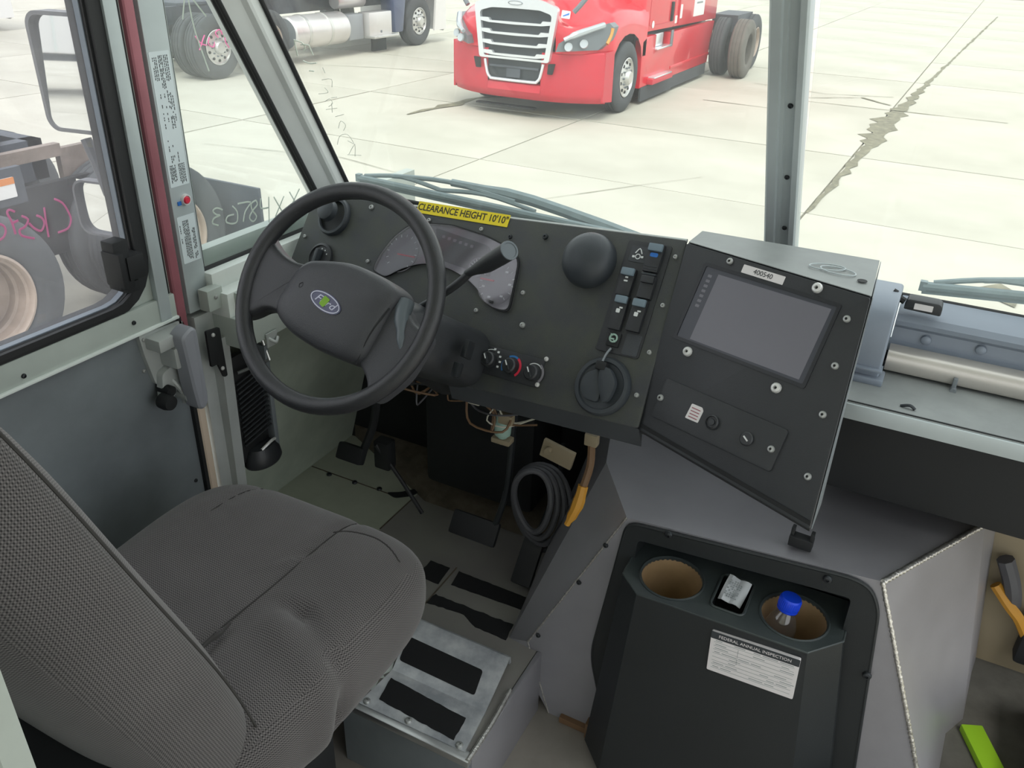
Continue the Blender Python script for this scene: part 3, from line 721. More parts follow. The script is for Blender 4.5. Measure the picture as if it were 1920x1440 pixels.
# ================================================================== DASHBOARD
XDash = fr((-0.6253, 1.4005, 0.9146), (0.9917, -0.1115, 0.0643), (0.012, 0.577, 0.8166))
d = thing('dashboard', 'black textured metal dashboard with gauges and round vents behind the steering wheel', 'dashboard', XDash)
dp = [(-.738, .160), (-.70, .178), (.231, .204), (.247, -.160), (-.19, -.176), (-.31, -.176), (-.345, -.06), (-.748, -.03)]
m = MB().prism(rpoly(dp, .006), -.004, 0.0, bev=.002)
m.build('panel', 'dash_dusty', d)
sh_ = MB().prism(scalepoly(dp, (.985, .97)), -.20, -.004)
sh_.build('housing', 'blackm', d)
MB().hexa([(-.19, -.200, -.03), (.250, -.184, -.03), (.247, -.160, -.002), (-.19, -.176, -.002), (-.19, -.205, -.035), (.250, -.189, -.035), (.247, -.168, -.03), (-.19, -.184, -.03)]).build('lower_lip', 'dash', d)
MB().box((-.70, .185, -.02), (.06, .025, .04), bev=.004).build('corner_bracket', 'cowl', d)
MB().tube([(-.70, .180, -.006), (.229, .205, -.006)], .004, sm=1).build('top_edge_highlight', 'alu_dull', d)  # highlight on the dash top edge, laid on as a pale tube
# sticker
skm = MB().prism(rrect(-.414, .1725, -.165, .1995, .0015), 0.0005, 0.0012).build('clearance_sticker', 'yellow', d)
skm['label'] = 'yellow CLEARANCE HEIGHT sticker'
textmesh('sticker_text', 'CLEARANCE HEIGHT 10\'10"', 'yink', skm, T(-.2895, .1862, .0013), .0215, .0002, sx=.93, bold=.0004)
# instrument cluster
cl = [(-.481, .02), (-.474, .06), (-.452, .105), (-.42, .139), (-.38, .152), (-.30, .158), (-.20, .146), (-.13, .128), (-.105, .105), (-.099, .06), (-.093, .003), (-.102, -.006), (-.135, -.004), (-.160, .006), (-.176, .024), (-.21, .043), (-.26, .058), (-.32, .064), (-.36, .056), (-.40, .038), (-.44, .01)]
cr_ = rpoly(cl, .012, 3)
clu = MB().prism(cr_, .0005, .002).build('instrument_cluster', 'lens', d)
MB().ringprism(cr_, scalepoly(cr_, (.975, .955)), .001, .006).build('cluster_rim', 'blackm', clu)
MB().prism(rpoly([(-.345, .145), (-.19, .125), (-.165, .06), (-.30, .075), (-.32, .10)], .008), .002, .003).build('warning_panel', 'bezel', clu)
for (cx, cy, rr) in ((-.415, .075, .046), (-.145, .05, .046), (-.205, .075, .022)):
    MB().lathe([(rr, .002), (rr, .0035), (rr - .002, .0035), (rr - .002, .002)], T(cx, cy, 0), 40).build('gauge_ring', 'dial', clu)
    tk = MB()
    for k in range(13):
        a = R(225 - 270 * k / 12)
        tk.box((0, rr - .006, .003), (.0012, .006, .0008), T(cx, cy, 0) @ Matrix.Rotation(a - R(90), 4, 'Z'))
    tk.build('gauge_ticks', 'mark', clu)
for k in range(5):
    a = R(60 - 55 * k); MB().box((-.145 + .032 * math.cos(a), .05 + .032 * math.sin(a), .0032), (.007, .004, .0006)).build('gauge_mark', 'mark', clu)
MB().box((-.170, .054, .004), (.034, .003, .0015), Matrix.Identity(4)).build('needle', 'red', clu)
MB().box((-.40, .07, .004), (.05, .0025, .0015)).build('needle', 'red', clu)
m = MB()
for k in range(6): m.box((-.315 + .016 * k, .128 - .002 * k, .0033), (.008, .006, .0006))
m.build('warning_marks', 'dial', clu)
MB().cyl((-.158, .012, .002), (-.136, .008, .01), .003).build('trip_button', 'blackm', clu)
MB().prism(scalepoly(cr_, (.98, .96)), .0075, .009).build('cluster_lens', 'lensglass', clu)
# vents
def vent_ring(nm, u, v, r): return MB().lathe([(r, 0), (r * 1.0, .006), (r * .94, .012), (r * .82, .013), (r * .78, .009)], T(u, v, 0), 40)
va = MB().lathe([(.0555, 0), (.0555, .010), (.0535, .020), (.047, .032), (.036, .041), (.020, .047), (0, .049)], T(.0494, .132, 0), 44)
va = va.build('vent', 'vent', d)
MB().tube([(.046, .178, .0315), (.056, .158, .0415), (.066, .136, .0445), (.078, .110, .0365)], .0012, sm=3).build('flap_seam', 'blackm', va)
vb = vent_ring('vent', .1555, -.1017, .057).build('vent', 'vent', d)
MB().lathe([(.046, .009), (.042, .008), (0, .010)], T(.1555, -.1017, 0), 36).build('vent_bowl', 'vent', vb)
MB().prism(rpoly([(-.034, .024), (-.004, .034), (.004, .0), (-.004, -.034), (-.034, -.024), (-.043, 0)], .01), .008, .015, T(.1555, -.1017, 0) @ Matrix.Rotation(R(15), 4, 'Z'), bev=.003).build('louver', 'vent', vb)
MB().prism(rpoly([(.002, .038), (.026, .030), (.040, .0), (.024, -.032), (.010, -.036), (.0, 0)], .012), .012, .022, T(.1555, -.1017, 0) @ Matrix.Rotation(R(15), 4, 'Z') @ Matrix.Rotation(R(-8), 4, 'Y'), bev=.003).build('louver', 'vent', vb)
MB().tube([(.150, -.028, .006), (.148, -.042, .014), (.149, -.058, .022)], .0022).build('vent_strap', 'alu_dark', vb)
MB().box((.1485, -.066, .018), (.022, .016, .014), bev=.003).build('strap_clip', 'blackm', vb)
vc = vent_ring('vent', -.648, .128, .047); vc.lathe([(.026, .02), (.024, .034), (.018, .038), (0, .038)], T(-.654, .135, 0), 30)
vc = vc.build('vent', 'vent', d)
kn = MB().lathe([(.036, 0), (.036, .007), (.030, .010), (.028, .006), (0, .006)], T(-.650, .024, 0), 32).build('lamp_switch', 'black', d)
MB().box((-.650, .024, .014), (.010, .036, .018), bev=.003).build('switch_grip', 'vent', kn)
m = MB()
for k in range(5):
    a = R(30 + 30 * k); m.box((-.650 + .022 * math.cos(a), .024 + .022 * math.sin(a), .0065), (.003, .003, .0006))
m.build('switch_marks', 'mark', kn)
# bolts on the panel
for (a, b, big) in ((-.547, .1669, 1), (-.371, .160, 0), (-.2267, .1593, 0), (-.150, .1538, 0), (-.0674, .1663, 1), (-.0779, .0429, 0), (-.1754, -.0144, 0), (-.0556, -.0227, 1), (.219, .1692, 0), (.2231, .0738, 0), (.2252, -.018, 0), (.2259, -.1011, 0), (-.5055, .0401, 0), (-.7248, .0685, 0)):
    bolt(d, T(a, b, 0), 'bolt_dark' if (a, b) in ((-.150, .1538), (-.0674, .1663)) else 'bolt', BOLT if big else BOLTS)
# climate control plate
cc = MB().prism(rrect(-.143, -.138, .021, -.080, .005), 0, .004, bev=.0012).build('climate_control', 'black', d)
for i, (a, b) in enumerate(((-.1023, -.108), (-.0494, -.110), (.0035, -.112))):
    k_ = MB().lathe([(.016, .004), (.0155, .016), (.013, .019), (0, .019)], T(a, b, 0), 24).box((a, b, .020), (.005, .026, .008), T(a, b, 0) @ Matrix.Rotation(R(35), 4, 'Z') @ T(-a, -b, 0), bev=.002)
    k_ = k_.build('knob', 'black', cc)
    def arc(a0, a1, r, wd, m_):
        t = MB(); n = 14
        rows = [[(a + (r + s) * math.cos(R(a0 + (a1 - a0) * k / n)), b + (r + s) * math.sin(R(a0 + (a1 - a0) * k / n)), .0045) for s in (-wd / 2, wd / 2)] for k in range(n + 1)]
        t.surf(rows); t.build('dial_arc', m_, cc)
    if i == 1: arc(60, -50, .021, .005, 'red'); arc(120, 62, .021, .004, 'blue'); arc(215, 160, .021, .005, 'blue')
    if i == 2: arc(130, 40, .020, .002, 'mark'); arc(60, -40, .022, .005, 'dial')
    if i == 0:
        arc(150, 80, .022, .0015, 'mark')
        t = MB()
        for k in range(5): t.box((a + .024 * math.cos(R(80 - 26 * k)), b + .024 * math.sin(R(80 - 26 * k)), .0045), (.005, .004, .0006))
        t.build('dial_marks', 'mark', cc)
    MB().box((a, b + .004, .0245), (.0022, .011, .0008), T(a, b, 0) @ Matrix.Rotation(R(35), 4, 'Z') @ T(-a, -b, 0)).build('pointer', 'mark', cc)
for (a, b) in ((-.1368, -.0804), (-.1401, -.1336), (.0224, -.0779), (.0202, -.1316)): bolt(d, T(a, b, .003), 'silver', BOLTS)
# rocker switches
MB().prism(rrect(.117, -.036, .208, .188, .006), 0, .0025, bev=.001).build('switch_plate', 'black', d)
def rocker(u0, u1, v0, v1, legend, capm='rocker_top'):
    s = MB().box(((u0 + u1) / 2, (v0 + v1) / 2, .007), (u1 - u0, v1 - v0, .010), bev=.002).build('rocker_switch', 'black', d)
    cu_ = (u0 + u1) / 2
    MB().box((cu_, v1 - .008, .0145), (u1 - u0 - .002, .015, .008), bev=.003).build('rocker_edge', capm, s)
    if legend == 'blue': MB().prism(rrect(cu_ - .008, v1 - .026, cu_ + .008, v1 - .018, .003), .012, .0126).build('legend', 'bluelit', s)
    elif legend == 'lamp':
        MB().prism(rrect(cu_ - .003, v1 - .020, cu_ + .003, v1 - .017, .001), .012, .0126).prism(rrect(cu_ - .004, v1 - .027, cu_ + .004, v1 - .024, .001), .012, .0126).build('legend', 'mark', s)
    elif legend == 'box':
        MB().prism(rrect(cu_ - .005, v1 - .034, cu_ + .003, v1 - .026, .0015), .012, .0126).prism(rrect(cu_ + .0, v1 - .025, cu_ + .007, v1 - .022, .001), .012, .0126).build('legend', 'mark', s)
    return s
s1 = rocker(.1655, .1965, .130, .185, 'blue')
MB().box((.181, .1255, .008), (.029, .004, .006), bev=.001).box((.181, .135, .0125), (.026, .0015, .002)).box((.181, .1405, .0125), (.026, .0015, .002)).build('rocker_ribs', 'vent', s1)
rocker(.170, .199, .078, .122, '', 'black')
rocker(.126, .155, .076, .130, 'lamp'); rocker(.131, .158, .008, .075, 'box'); rocker(.168, .1965, .012, .075, 'box')
MB().prism(rrect(.172, -.033, .204, .008, .003), .0025, .004).build('blank_cover', 'dash', d)
ky = MB().prism(rrect(.128, .146, .164, .178, .002), .0025, .0035).build('icon_plate', 'dash', d)
MB().lathe([(.0055, .0036), (.0055, .0046), (.004, .0046), (.004, .0036)], T(.146, .157, 0), 16).box((.137, .156, .004), (.005, .004, .001)).box((.155, .157, .004), (.005, .004, .001)).tube([(.139, .163, .004), (.146, .173, .004), (.153, .163, .004)], .0012, sm=3).build('icon', 'mark', ky)
cn = MB().box((.150, -.010, .004), (.026, .028, .008), bev=.002).build('open_socket', 'blackm', d)
MB().lathe([(.009, .008), (.009, .0095), (.006, .0095), (.0055, .008)], T(.150, -.008, 0), 14).box((.148, -.010, .0095), (.009, .003, .003)).box((.154, -.014, .010), (.004, .004, .003)).box((.146, -.002, .010), (.005, .003, .003)).build('socket_insert', 'connector', cn)

# ================================================================== SCREEN CONSOLE
XS = fr((-0.2191, 1.3663, 1.0128), (0.9454, -0.3255, 0.0151), (0.1504, 0.4771, 0.8659))
XSi = XS.inverted()
c = thing('computer_console', 'black angled console box with a dead screen, right of the dashboard', 'console', XS)
fp = [(-.1955, .099), (.1600, .099), (.2235, -.2745), (-.1375, -.2515)]
F = [XS @ Vector((a, b, 0)) for a, b in fp]
Bk = [Vector((F[0].x + .005, 1.56, 1.095)), Vector((-.062, 1.56, 1.098)), Vector((-.052, 1.36, .70)), Vector((F[3].x, 1.44, .72))]
F2 = [p + Vector((0, .004, 0)) for p in F]
P8 = [XSi @ p for p in (F2 + Bk)]
MB().hexa(P8, bev=.003).build('housing', 'dash', c)
MB().prism(rpoly([fp[0], fp[3], fp[2], fp[1]], .005), -.001, .0025, bev=.0015).build('front_plate', 'black', c)
MB().hexa([(-.1375, -.2535, -.002), (.2235, -.2765, -.002), (.221, -.262, .003), (-.139, -.239, .003), (-.1375, -.2545, .0), (.2235, -.2775, .0), (.221, -.262, .0045), (-.139, -.239, .0045)]).build('lower_edge', 'blackm', c)
# pale top skin and right side skin
tp = [XSi @ v for v in (F[0] + Vector((.002, .004, .0015)), F[1] + Vector((0, .004, .0015)), Bk[1] + Vector((0, 0, .0015)), Bk[0] + Vector((0, 0, .0015)))]
MB().hexa(tp + [p + (XSi.to_3x3() @ Vector((0, 0, .0012))) for p in tp]).build('top_plate', 'shelf', c)
sp_ = [XSi @ (v + Vector((.0015, .003, 0))) for v in (F[1], F[2], Bk[2], Bk[1])]
MB().hexa(sp_ + [p + (XSi.to_3x3() @ Vector((.0012, 0, 0))) for p in sp_]).build('side_plate', 'alu_dark', c)
sb = MB().ringprism(rrect(-.142, -.072, .123, .076, .004), rrect(-.136, -.066, .117, .070, .003), .001, .0045).build('screen_bezel', 'bezel', c)
MB().prism(rrect(-.137, -.067, .118, .071, .003), .0012, .003).build('screen', 'screen_side', sb)
MB().prism([(-.1085, -.063), (.108, -.061), (.1095, .064), (-.107, .062)], .003, .0034).build('display', 'screen', sb)
m = MB()
for k in range(7): m.prism(rrect(-.126, -.005 + .0095 * k, -.118, .000 + .0095 * k, .001), .003, .0033)
m.build('screen_keys', 'screen', sb)
lb = MB().prism(rrect(-.068, .0775, .0135, .0925, .001), .0026, .0032).build('asset_label', 'white', c)
textmesh('label_text', '400540', 'ink', lb, T(-.027, .085, .0033), .0125)
for (a, b) in ((.073, .0898), (-.1021, -.0858), (.0785, -.0873)): bolt(c, T(a, b, .0025), 'silver', BOLTL, 'white_screw', .0036)
for (a, b) in ((-.0964, .09), (.1394, .0563), (.1534, -.0202), (.1678, -.0993), (.187, -.1994)): bolt(c, T(a, b, .0025), 'bolt', BOLT, 'screw', .0026)
sp2 = MB().prism(rrect(-.119, -.219, .129, -.1435, .006), .0025, .0065, bev=.002).build('lower_plate', 'black', c)
for (a, b) in ((-.1136, -.1815), (.115, -.1834)): bolt(c, T(a, b, .0065), 'bolt', BOLT, 'screw', .0026)
nt_ = MB().prism(rpoly([(-.0525, -.1955), (-.0255, -.195), (-.0245, -.172), (-.029, -.167), (-.0505, -.1675)], .002), .0066, .0072).build('note_label', 'white', sp2)
m = MB()
for k in range(4): m.box((-.0385, -.174 - .0055 * k, .0074), (.018, .0018, .0004))
m.build('note_print', 'red_reflection_print', sp2)
MB().lathe([(.0125, .0065), (.0125, .012), (.0105, .014), (.0095, .011), (.006, .011), (.0055, .0135), (0, .0135)], T(.0006, -.1829, 0), 24).build('push_button', 'black', sp2)
kl = MB().lathe([(.012, .0065), (.012, .011), (.010, .013), (0, .013)], T(.0698, -.1846, 0), 24).build('key_lock', 'black', sp2)
MB().box((.0698, -.1846, .0135), (.011, .0025, .002), T(.0698, -.1846, 0) @ Matrix.Rotation(R(-30), 4, 'Z') @ T(-.0698, .1846, 0)).build('key_slot', 'silver', sp2)
# embossed oval mark and a hole on the top plate
def top_at(x, y): return XSi @ Vector((x, y, F[1].z + .0045 + (Bk[1].z - F[1].z) * (y - 1.36) / .2))
m = MB()
for (cx, cy, a, b, t0) in ((-.137, 1.465, .030, .016, .3), (-.118, 1.455, .030, .017, -.2)):
    m.tube([top_at(cx + a * math.cos(t) * math.cos(t0) - b * math.sin(t) * math.sin(t0), cy + a * math.cos(t) * math.sin(t0) + b * math.sin(t) * math.cos(t0)) for t in [2 * math.pi * k / 20 for k in range(20)]], .0011, closed=True, sm=1)
m.build('embossed_oval', 'post', c)
MB().lathe([(.008, 0), (.008, .0008), (0, .0008)], T(*top_at(-.075, 1.425)) @ XSi.to_3x3().to_4x4(), 16).build('top_hole', 'blackm', c)

# ================================================================== STEERING WHEEL AND COLUMN
XW = fr((-.9117, 1.0995, 1.0092), (.9997, .02443, 0), (-.01405, .57483, .81815))
sw = thing('steering_wheel', 'black vinyl steering wheel with two spokes and oval emblem', 'steering wheel', XW)
RR = .1995
MB().tube([(RR * math.cos(2 * math.pi * k / 72), RR * math.sin(2 * math.pi * k / 72), 0) for k in range(72)], .0158, 16, closed=True, sm=1).build('rim', 'wheel', sw)
hub = rpoly([(-.122, -.048), (-.088, .052), (-.03, .062), (.02, .066), (.10, .050), (.137, .030), (.122, -.006), (.096, -.112), (.0, -.103), (-.078, -.082)], [.03, .04, .03, .03, .03, .02, .03, .03, .03, .03], 6)
rows = []
for s, h in ((1.0, -.045), (1.0, -.012), (.99, .002), (.955, .012), (.88, .019), (.7, .024), (.45, .027), (.2, .028), (.02, .028)):
    rows.append([(p[0], p[1], h) for p in scalepoly(hub, s, (.0, -.02))])
MB().surf(rows, closeu=True, capA=True, capB=True).build('hub_pad', 'hub', sw, ang=60)
def spoke(P, w0, w1, bev): return MB().prism(rpoly(P, .02, 4), w0, w1, bev=bev, seg=4)
spoke([(-.06, .045), (-.12, .046), (-.165, .066), (-.20, .10), (-.213, .0), (-.195, -.082), (-.168, -.072), (-.14, -.05), (-.08, -.06)], -.028, .004, .014).build('spoke', 'wheel', sw)
spoke([(.08, .03), (.136, .018), (.170, -.018), (.210, -.026), (.185, -.11), (.14, -.165), (.118, -.16), (.112, -.13), (.085, -.105), (.05, -.06)], -.028, .004, .014).build('spoke', 'hub', sw)
MB().tube([(.134, .020, -.012), (.140, -.005, -.003), (.150, -.034, .0), (.160, -.066, .0)], [.016, .0155, .014, .0115, .009, .006, .003], 12, sm=3).build('spoke_trim', 'trim_grey', sw)
MB().tube([(.122, .0, .013), (.10, -.055, .0165), (.088, -.108, .010)], .0012, sm=4).build('pad_seam', 'blackm', sw)
XE = T(.0015, -.0175, .0275) @ Matrix.Rotation(R(-16.5), 4, 'Z')
def ell(a, b, n=40): return [(a * math.cos(2 * math.pi * k / n), b * math.sin(2 * math.pi * k / n)) for k in range(n)]
em = MB().prism(ell(.0365, .0165), -.004, .0012, XE).build('emblem', 'navy', sw)
MB().ringprism(ell(.0345, .0150), ell(.0325, .0132), .001, .0022, XE).build('emblem_ring', 'ring_grey', em)
MB().prism(rpoly([(-.010, -.008), (.002, -.010), (.007, .008), (-.007, .010)], .003), .0016, .0022, XE).build('green_mark', 'greenp', em)
textmesh('emblem_script', 'Ford', 'ring_grey', em, XE @ T(-.001, 0, .0013), .0195, .0002, sx=1.25, shear=.35)
MB().tube([(-.066, .004, .0245), (-.060, .008, .0248), (-.058, .002, .025), (-.064, -.002, .0246), (-.066, .004, .0245)], .0008).build('horn_mark', 'blackm', sw)
sc = thing('steering_column', 'black steering column shroud with gear shift lever under the steering wheel', 'steering column', XW)
rows = []
for w_, a, b, cu_, cv_ in ((-.035, .045, .045, .02, -.015), (-.06, .072, .06, .03, -.02), (-.12, .085, .066, .045, -.024), (-.22, .10, .066, .06, -.022), (-.33, .11, .066, .075, -.02)):
    rows.append([(cu_ + a * math.copysign(abs(math.cos(t)) ** .6, math.cos(t)), cv_ + b * math.copysign(abs(math.sin(t)) ** .6, math.sin(t)), w_) for t in [2 * math.pi * k / 36 for k in range(36)]])
MB().surf(rows, closeu=True, capA=True, capB=True).build('shroud', 'black', sc, ang=50)
lv = MB().tube([(.06, .02, -.16), (.154, .076, -.115), (.197, .112, -.093)], .0075, 12).build('shift_lever', 'black', sc)
MB().tube([(.190, .1095, -.097), (.212, .1165, -.080), (.245, .126, -.055), (.298, .1455, -.010)], [.008, .0095, .0125, .0155, .0165, .017], 16, sm=2).build('lever_grip', 'black', lv)
dirv = Vector((.053, .0195, .045)).normalized(); qz = dirv.to_track_quat('Z', 'Y').to_matrix().to_4x4()
MB().lathe([(.0172, -.001), (.0168, .001), (.0135, .0012), (.013, 0), (0, .0002)], T(.2985, .1457, -.0095) @ qz, 24).build('lever_button', 'trim_grey', lv)
MB().cyl((.05, -.05, -.33), (.06, -.075, -.75), .022).cyl((.05, -.05, -.3), (.05, -.06, -.42), .045).build('steering_shaft', 'blackm', sc)
MB().box((.185, -.015, -.2), (.012, .035, .03), bev=.003).box((.18, -.06, -.19), (.014, .03, .02), bev=.003).build('tilt_lever', 'bolt_dark', sc)

# ================================================================== DRIVER SEAT
def boxuv(o):
    me = o.data; uv = me.uv_layers.active.data
    for p in me.polygons:
        n = p.normal; ax = max(range(3), key=lambda i: abs(n[i]))
        for li in p.loop_indices:
            v = me.vertices[me.loops[li].vertex_index].co
            uv[li].uv = (v.y, v.z) if ax == 0 else ((v.x, v.z) if ax == 1 else (v.x, v.y))
def pillow(hx, hy, hz, n=5.0, mm=2.4, nt=120, disp=None, hzb=None):
    rs = [.02, .15, .3, .42, .52, .6, .67, .73, .78, .82, .86, .89, .92, .945, .965, .98, .99, .997, 1.0]
    rows = []
    def ring(r, sgn):
        o = []
        for k in range(nt):
            t = 2 * math.pi * k / nt; cx, sy = math.cos(t), math.sin(t)
            q = (abs(cx) ** n + abs(sy) ** n) ** (-1 / n)
            z = sgn * (hz if sgn > 0 else (hzb or hz)) * max(0, 1 - r ** n) ** (1 / mm)
            p = Vector((hx * q * cx * r, hy * q * sy * r, z))
            if disp: p = disp(p)
            o.append(p)
        return o
    for r in rs: rows.append(ring(r, 1))
    for r in rs[-2::-1]: rows.append(ring(r, -1))
    return MB().surf(rows, closeu=True, capA=True, capB=True)
XSeat = T(-.965, .80, 0)
seat = thing('driver_seat', 'grey woven fabric driver seat facing the steering wheel', 'seat', XSeat)
def gauss(d, s): return math.exp(-(d / s) ** 2)
def seg_d(p, a, b):
    a, b = Vector(a), Vector(b); ab = b - a; t = max(0, min(1, (p - a).dot(ab) / ab.length_squared)); return (p - a - ab * t).length
def cush_d(p):
    q = p.copy()
    if p.z > 0:
        q.z += .012 * gauss(p.y - .12, .16) - .010 * gauss(p.x, .16) * gauss(p.y + .1, .2)
        q.z -= .006 * gauss(p.x - .085, .012) + .005 * gauss(p.x + .16, .012)
    o_ = q.copy()
    d_ = seg_d(o_, (.165, .005, .10), (.255, -.03, .055)); q.z -= .026 * gauss(d_, .017)
    d_ = seg_d(o_, (.255, -.03, .055), (.285, -.05, -.05)); q.x -= .030 * gauss(d_, .018)
    d_ = seg_d(o_, (.16, -.045, .10), (.25, -.075, .06)); q.z += .012 * gauss(d_, .03)
    d_ = seg_d(o_, (.25, -.08, .06), (.285, -.10, -.04)); q.x += .012 * gauss(d_, .035)
    return q
cu = pillow(.288, .305, .105, 5.0, 2.5, 200, cush_d, .13).build('seat_cushion', 'fabric', seat, T(.006, -.008, .462), ang=80)
boxuv(cu)
def cz(x, y): return .462 + .105 * max(0, 1 - ((abs(x / .288)) ** 5.0 + (abs((y) / .305)) ** 5.0)) ** (1 / 2.5)
def seamline(pts, r=.0016):
    m = MB(); m.tube([(x + .006, y - .008, cush_d(Vector((x, y, cz(x, y) - .462))).z + .462 + .0004) for x, y in pts], r, 6, sm=3); return m
seamline([(.085 + .01 * math.sin(k * .5), .27 - .04 * k) for k in range(14)]).build('seat_seam', 'seam', seat)
seamline([(-.16, .27 - .04 * k) for k in range(14)]).build('seat_seam', 'seam', seat)
seamline([(.085 + .0125 * k, .20 + .03 * math.sin(k * .25)) for k in range(13)]).build('seat_seam', 'seam', seat)
MB().tube([(.094, -.085, .568), (.099, -.11, .570), (.095, -.135, .569), (.098, -.16, .568)], [.003, .005, .004, .002], 6).build('torn_seam', 'seam', seat)
XB = Matrix.Translation((.0, -.362, .80)) @ Matrix.Rotation(R(18.5), 4, 'X') @ Matrix.Rotation(R(90), 4, 'X')
# backrest: local x width, local y height, local z out of the back
def back_d(p):
    q = p.copy()
    t = p.y / .42
    q.x *= 1 - .10 * max(0, t) ** 2
    if p.z < 0: q.z *= (.75 + .25 * min(1, (abs(p.x) / .2)))
    q.z -= .01 * gauss(p.y + .15, .2)
    return q
bk = pillow(.264, .50, .098, 4.6, 2.6, 160, back_d).build('backrest', 'fabric', seat, XB, ang=80)
boxuv(bk)
m = MB()
q = [(math.cos(t), math.sin(t)) for t in [R(-70 + 8 * k) for k in range(22)]]
def bo(t, r, z):
    n = 4.6; c_, s_ = math.cos(t), math.sin(t); k = (abs(c_) ** n + abs(s_) ** n) ** (-1 / n); p = back_d(Vector((.264 * k * c_ * r, .50 * k * s_ * r, z))); return p
m.tube([bo(R(-38 + 6 * k), .985, -.062) for k in range(22)], .002, 6, sm=2).build('backrest_seam', 'seam', seat, XB)
MB().box((-.02, -.36, .085), (.48, .36, .10), bev=.04).build('backrest_shell', 'blackm', seat, XB)
MB().box((-.06, -.02, .27), (.36, .42, .2), bev=.02).box((-.06, -.04, -.02), (.32, .34, .38), bev=.02).build('pedestal', 'blackm', seat)
MB().box((.255, -.28, .40), (.03, .12, .10), bev=.01).build('recliner_cover', 'blackm', seat)

# ================================================================== ENGINE COVER
ec = thing('engine_cover', 'bare aluminium engine cover box with welded edges between the seats', 'engine cover')
t = bmesh.new()
V = {k: t.verts.new(p) for k, p in dict(A=(-.422, 1.41, .494), B=(.087, 1.41, .538), C=(.262, 1.745, .515), Cb=(.30, 1.99, .50), D=(-.528, 1.55, .52), Db=(-.66, 1.98, .50), I=(.368, 1.41, -.2), J=(.392, 1.77, -.2), Jb=(.41, 1.99, -.2), H=(-.57, 1.41, -.2), F=(-.64, 1.41, .02), G=(-.696, 1.416, 0.0), G2=(-.76, 1.9, 0.0), H2=(-.62, 1.9, -.2), o1=(-.395, 1.41, .28), o2=(.045, 1.41, .28), o3=(.045, 1.41, .487), o4=(-.392, 1.41, .454)).items()}
for f in ('A B o3 o4', 'B I o2 o3', 'H F o1', 'H o1 o2 I', 'F A o4 o1', 'A D C B', 'D Db Cb C', 'B C J I', 'C Cb Jb J', 'A F G D', 'G G2 Db D', 'G F H', 'G H H2 G2'):
    t.faces.new([V[k] for k in f.split()])
bmesh.ops.recalc_face_normals(t, faces=t.faces)
m = MB(); m._merge(t); m.build('cover_shell', 'alu', ec, ang=10)
def weld(a, b, r=.0042, n=None):
    a, b = Vector(a), Vector(b); n = n or int((b - a).length / .006)
    rnd = random.Random(int(a.x * 1000)); pts = [a + (b - a) * (k / n) + Vector((rnd.uniform(-1, 1), rnd.uniform(-1, 1), rnd.uniform(-1, 1))) * .0005 for k in range(n + 1)]
    MB().tube(pts, [r * (1.15 if k % 2 else .8) for k in range(n + 1)], 8, sm=1).build('weld_bead', 'weld', ec, ang=60)
weld((.087, 1.41, .538), (.262, 1.745, .515), .006); weld((.087, 1.41, .538), (.368, 1.41, -.2), .0045); weld((-.422, 1.41, .494), (-.64, 1.41, .02), .0026); weld((-.64, 1.41, .02), (-.57, 1.41, -.2), .0018)
for (x, z) in ((-.514, .271), (-.459, .403), (-.609, .057)): bolt(ec, fr((x - .003, 1.409, z), (1, 0, 0), (0, 0, 1)), 'bolt_dark', BOLT)
MB().box((-.49, 1.42, -.19), (.09, .05, .02), bev=.004).box((-.45, 1.40, -.18), (.02, .03, .06), bev=.004).build('lower_bracket', 'copper', ec)

# ================================================================== CUP HOLDER POD
XC = fr((0, 1.41, 0), (1, 0, 0), (0, 0, 1))
pod = thing('cup_holder_pod', 'black plastic cup holder pod set in the engine cover face', 'cup holder', XC)
def holeplate(name, m_, parent, outer, holes, w0, w1, X=None):
    cv = bpy.data.curves.new('plate', 'CURVE'); cv.dimensions = '2D'; cv.fill_mode = 'BOTH'; cv.extrude = (w1 - w0) / 2
    for L in [outer] + holes:
        s = cv.splines.new('POLY'); s.points.add(len(L) - 1); s.use_cyclic_u = True
        for p, qv in zip(s.points, L): p.co = (qv[0], qv[1], 0, 1)
    o = bpy.data.objects.new('plate', cv); COL.objects.link(o)
    dg = bpy.context.evaluated_depsgraph_get(); me = bpy.data.meshes.new_from_object(o.evaluated_get(dg))
    bpy.data.objects.remove(o); bpy.data.curves.remove(cv)
    me.transform(T(0, 0, (w0 + w1) / 2))
    if X is not None: me.transform(X)
    me.name = name; p = bpy.data.objects.new(name, me); COL.objects.link(p); me.materials.clear(); me.materials.append(M[m_]); p.parent = parent
    return p
fo = rpoly([(-.418, .486), (.062, .530), (.094, .478), (.141, .045), (.168, -.196), (-.24, -.198), (-.405, -.185), (-.470, .067)], [.03, .05, .03, .05, .04, .04, .06, .05], 6)
hole_o = rpoly([(-.393, .30), (.044, .30), (.044, .482), (-.390, .450)], .012, 3)
holeplate('flange', 'pod', pod, fo, [hole_o], .0005, .007)
m = MB(); m.tube([(p[0], p[1], .004) for p in fo], .004, 8, closed=True, sm=1); m.build('flange_rim', 'pod', pod)
# recess behind the ledge (local w negative = into the cover)
ho = [(-.393, .3995), (.044, .3995), (.044, .482), (-.390, .450)]
ho = [ho[0], ho[3], ho[2], ho[1]]
m = MB().surf([[(p[0], p[1], .004) for p in ho], [(p[0] * .98, p[1], -.09) for p in ho]], capB=True)
m.build('recess', 'pod', pod)
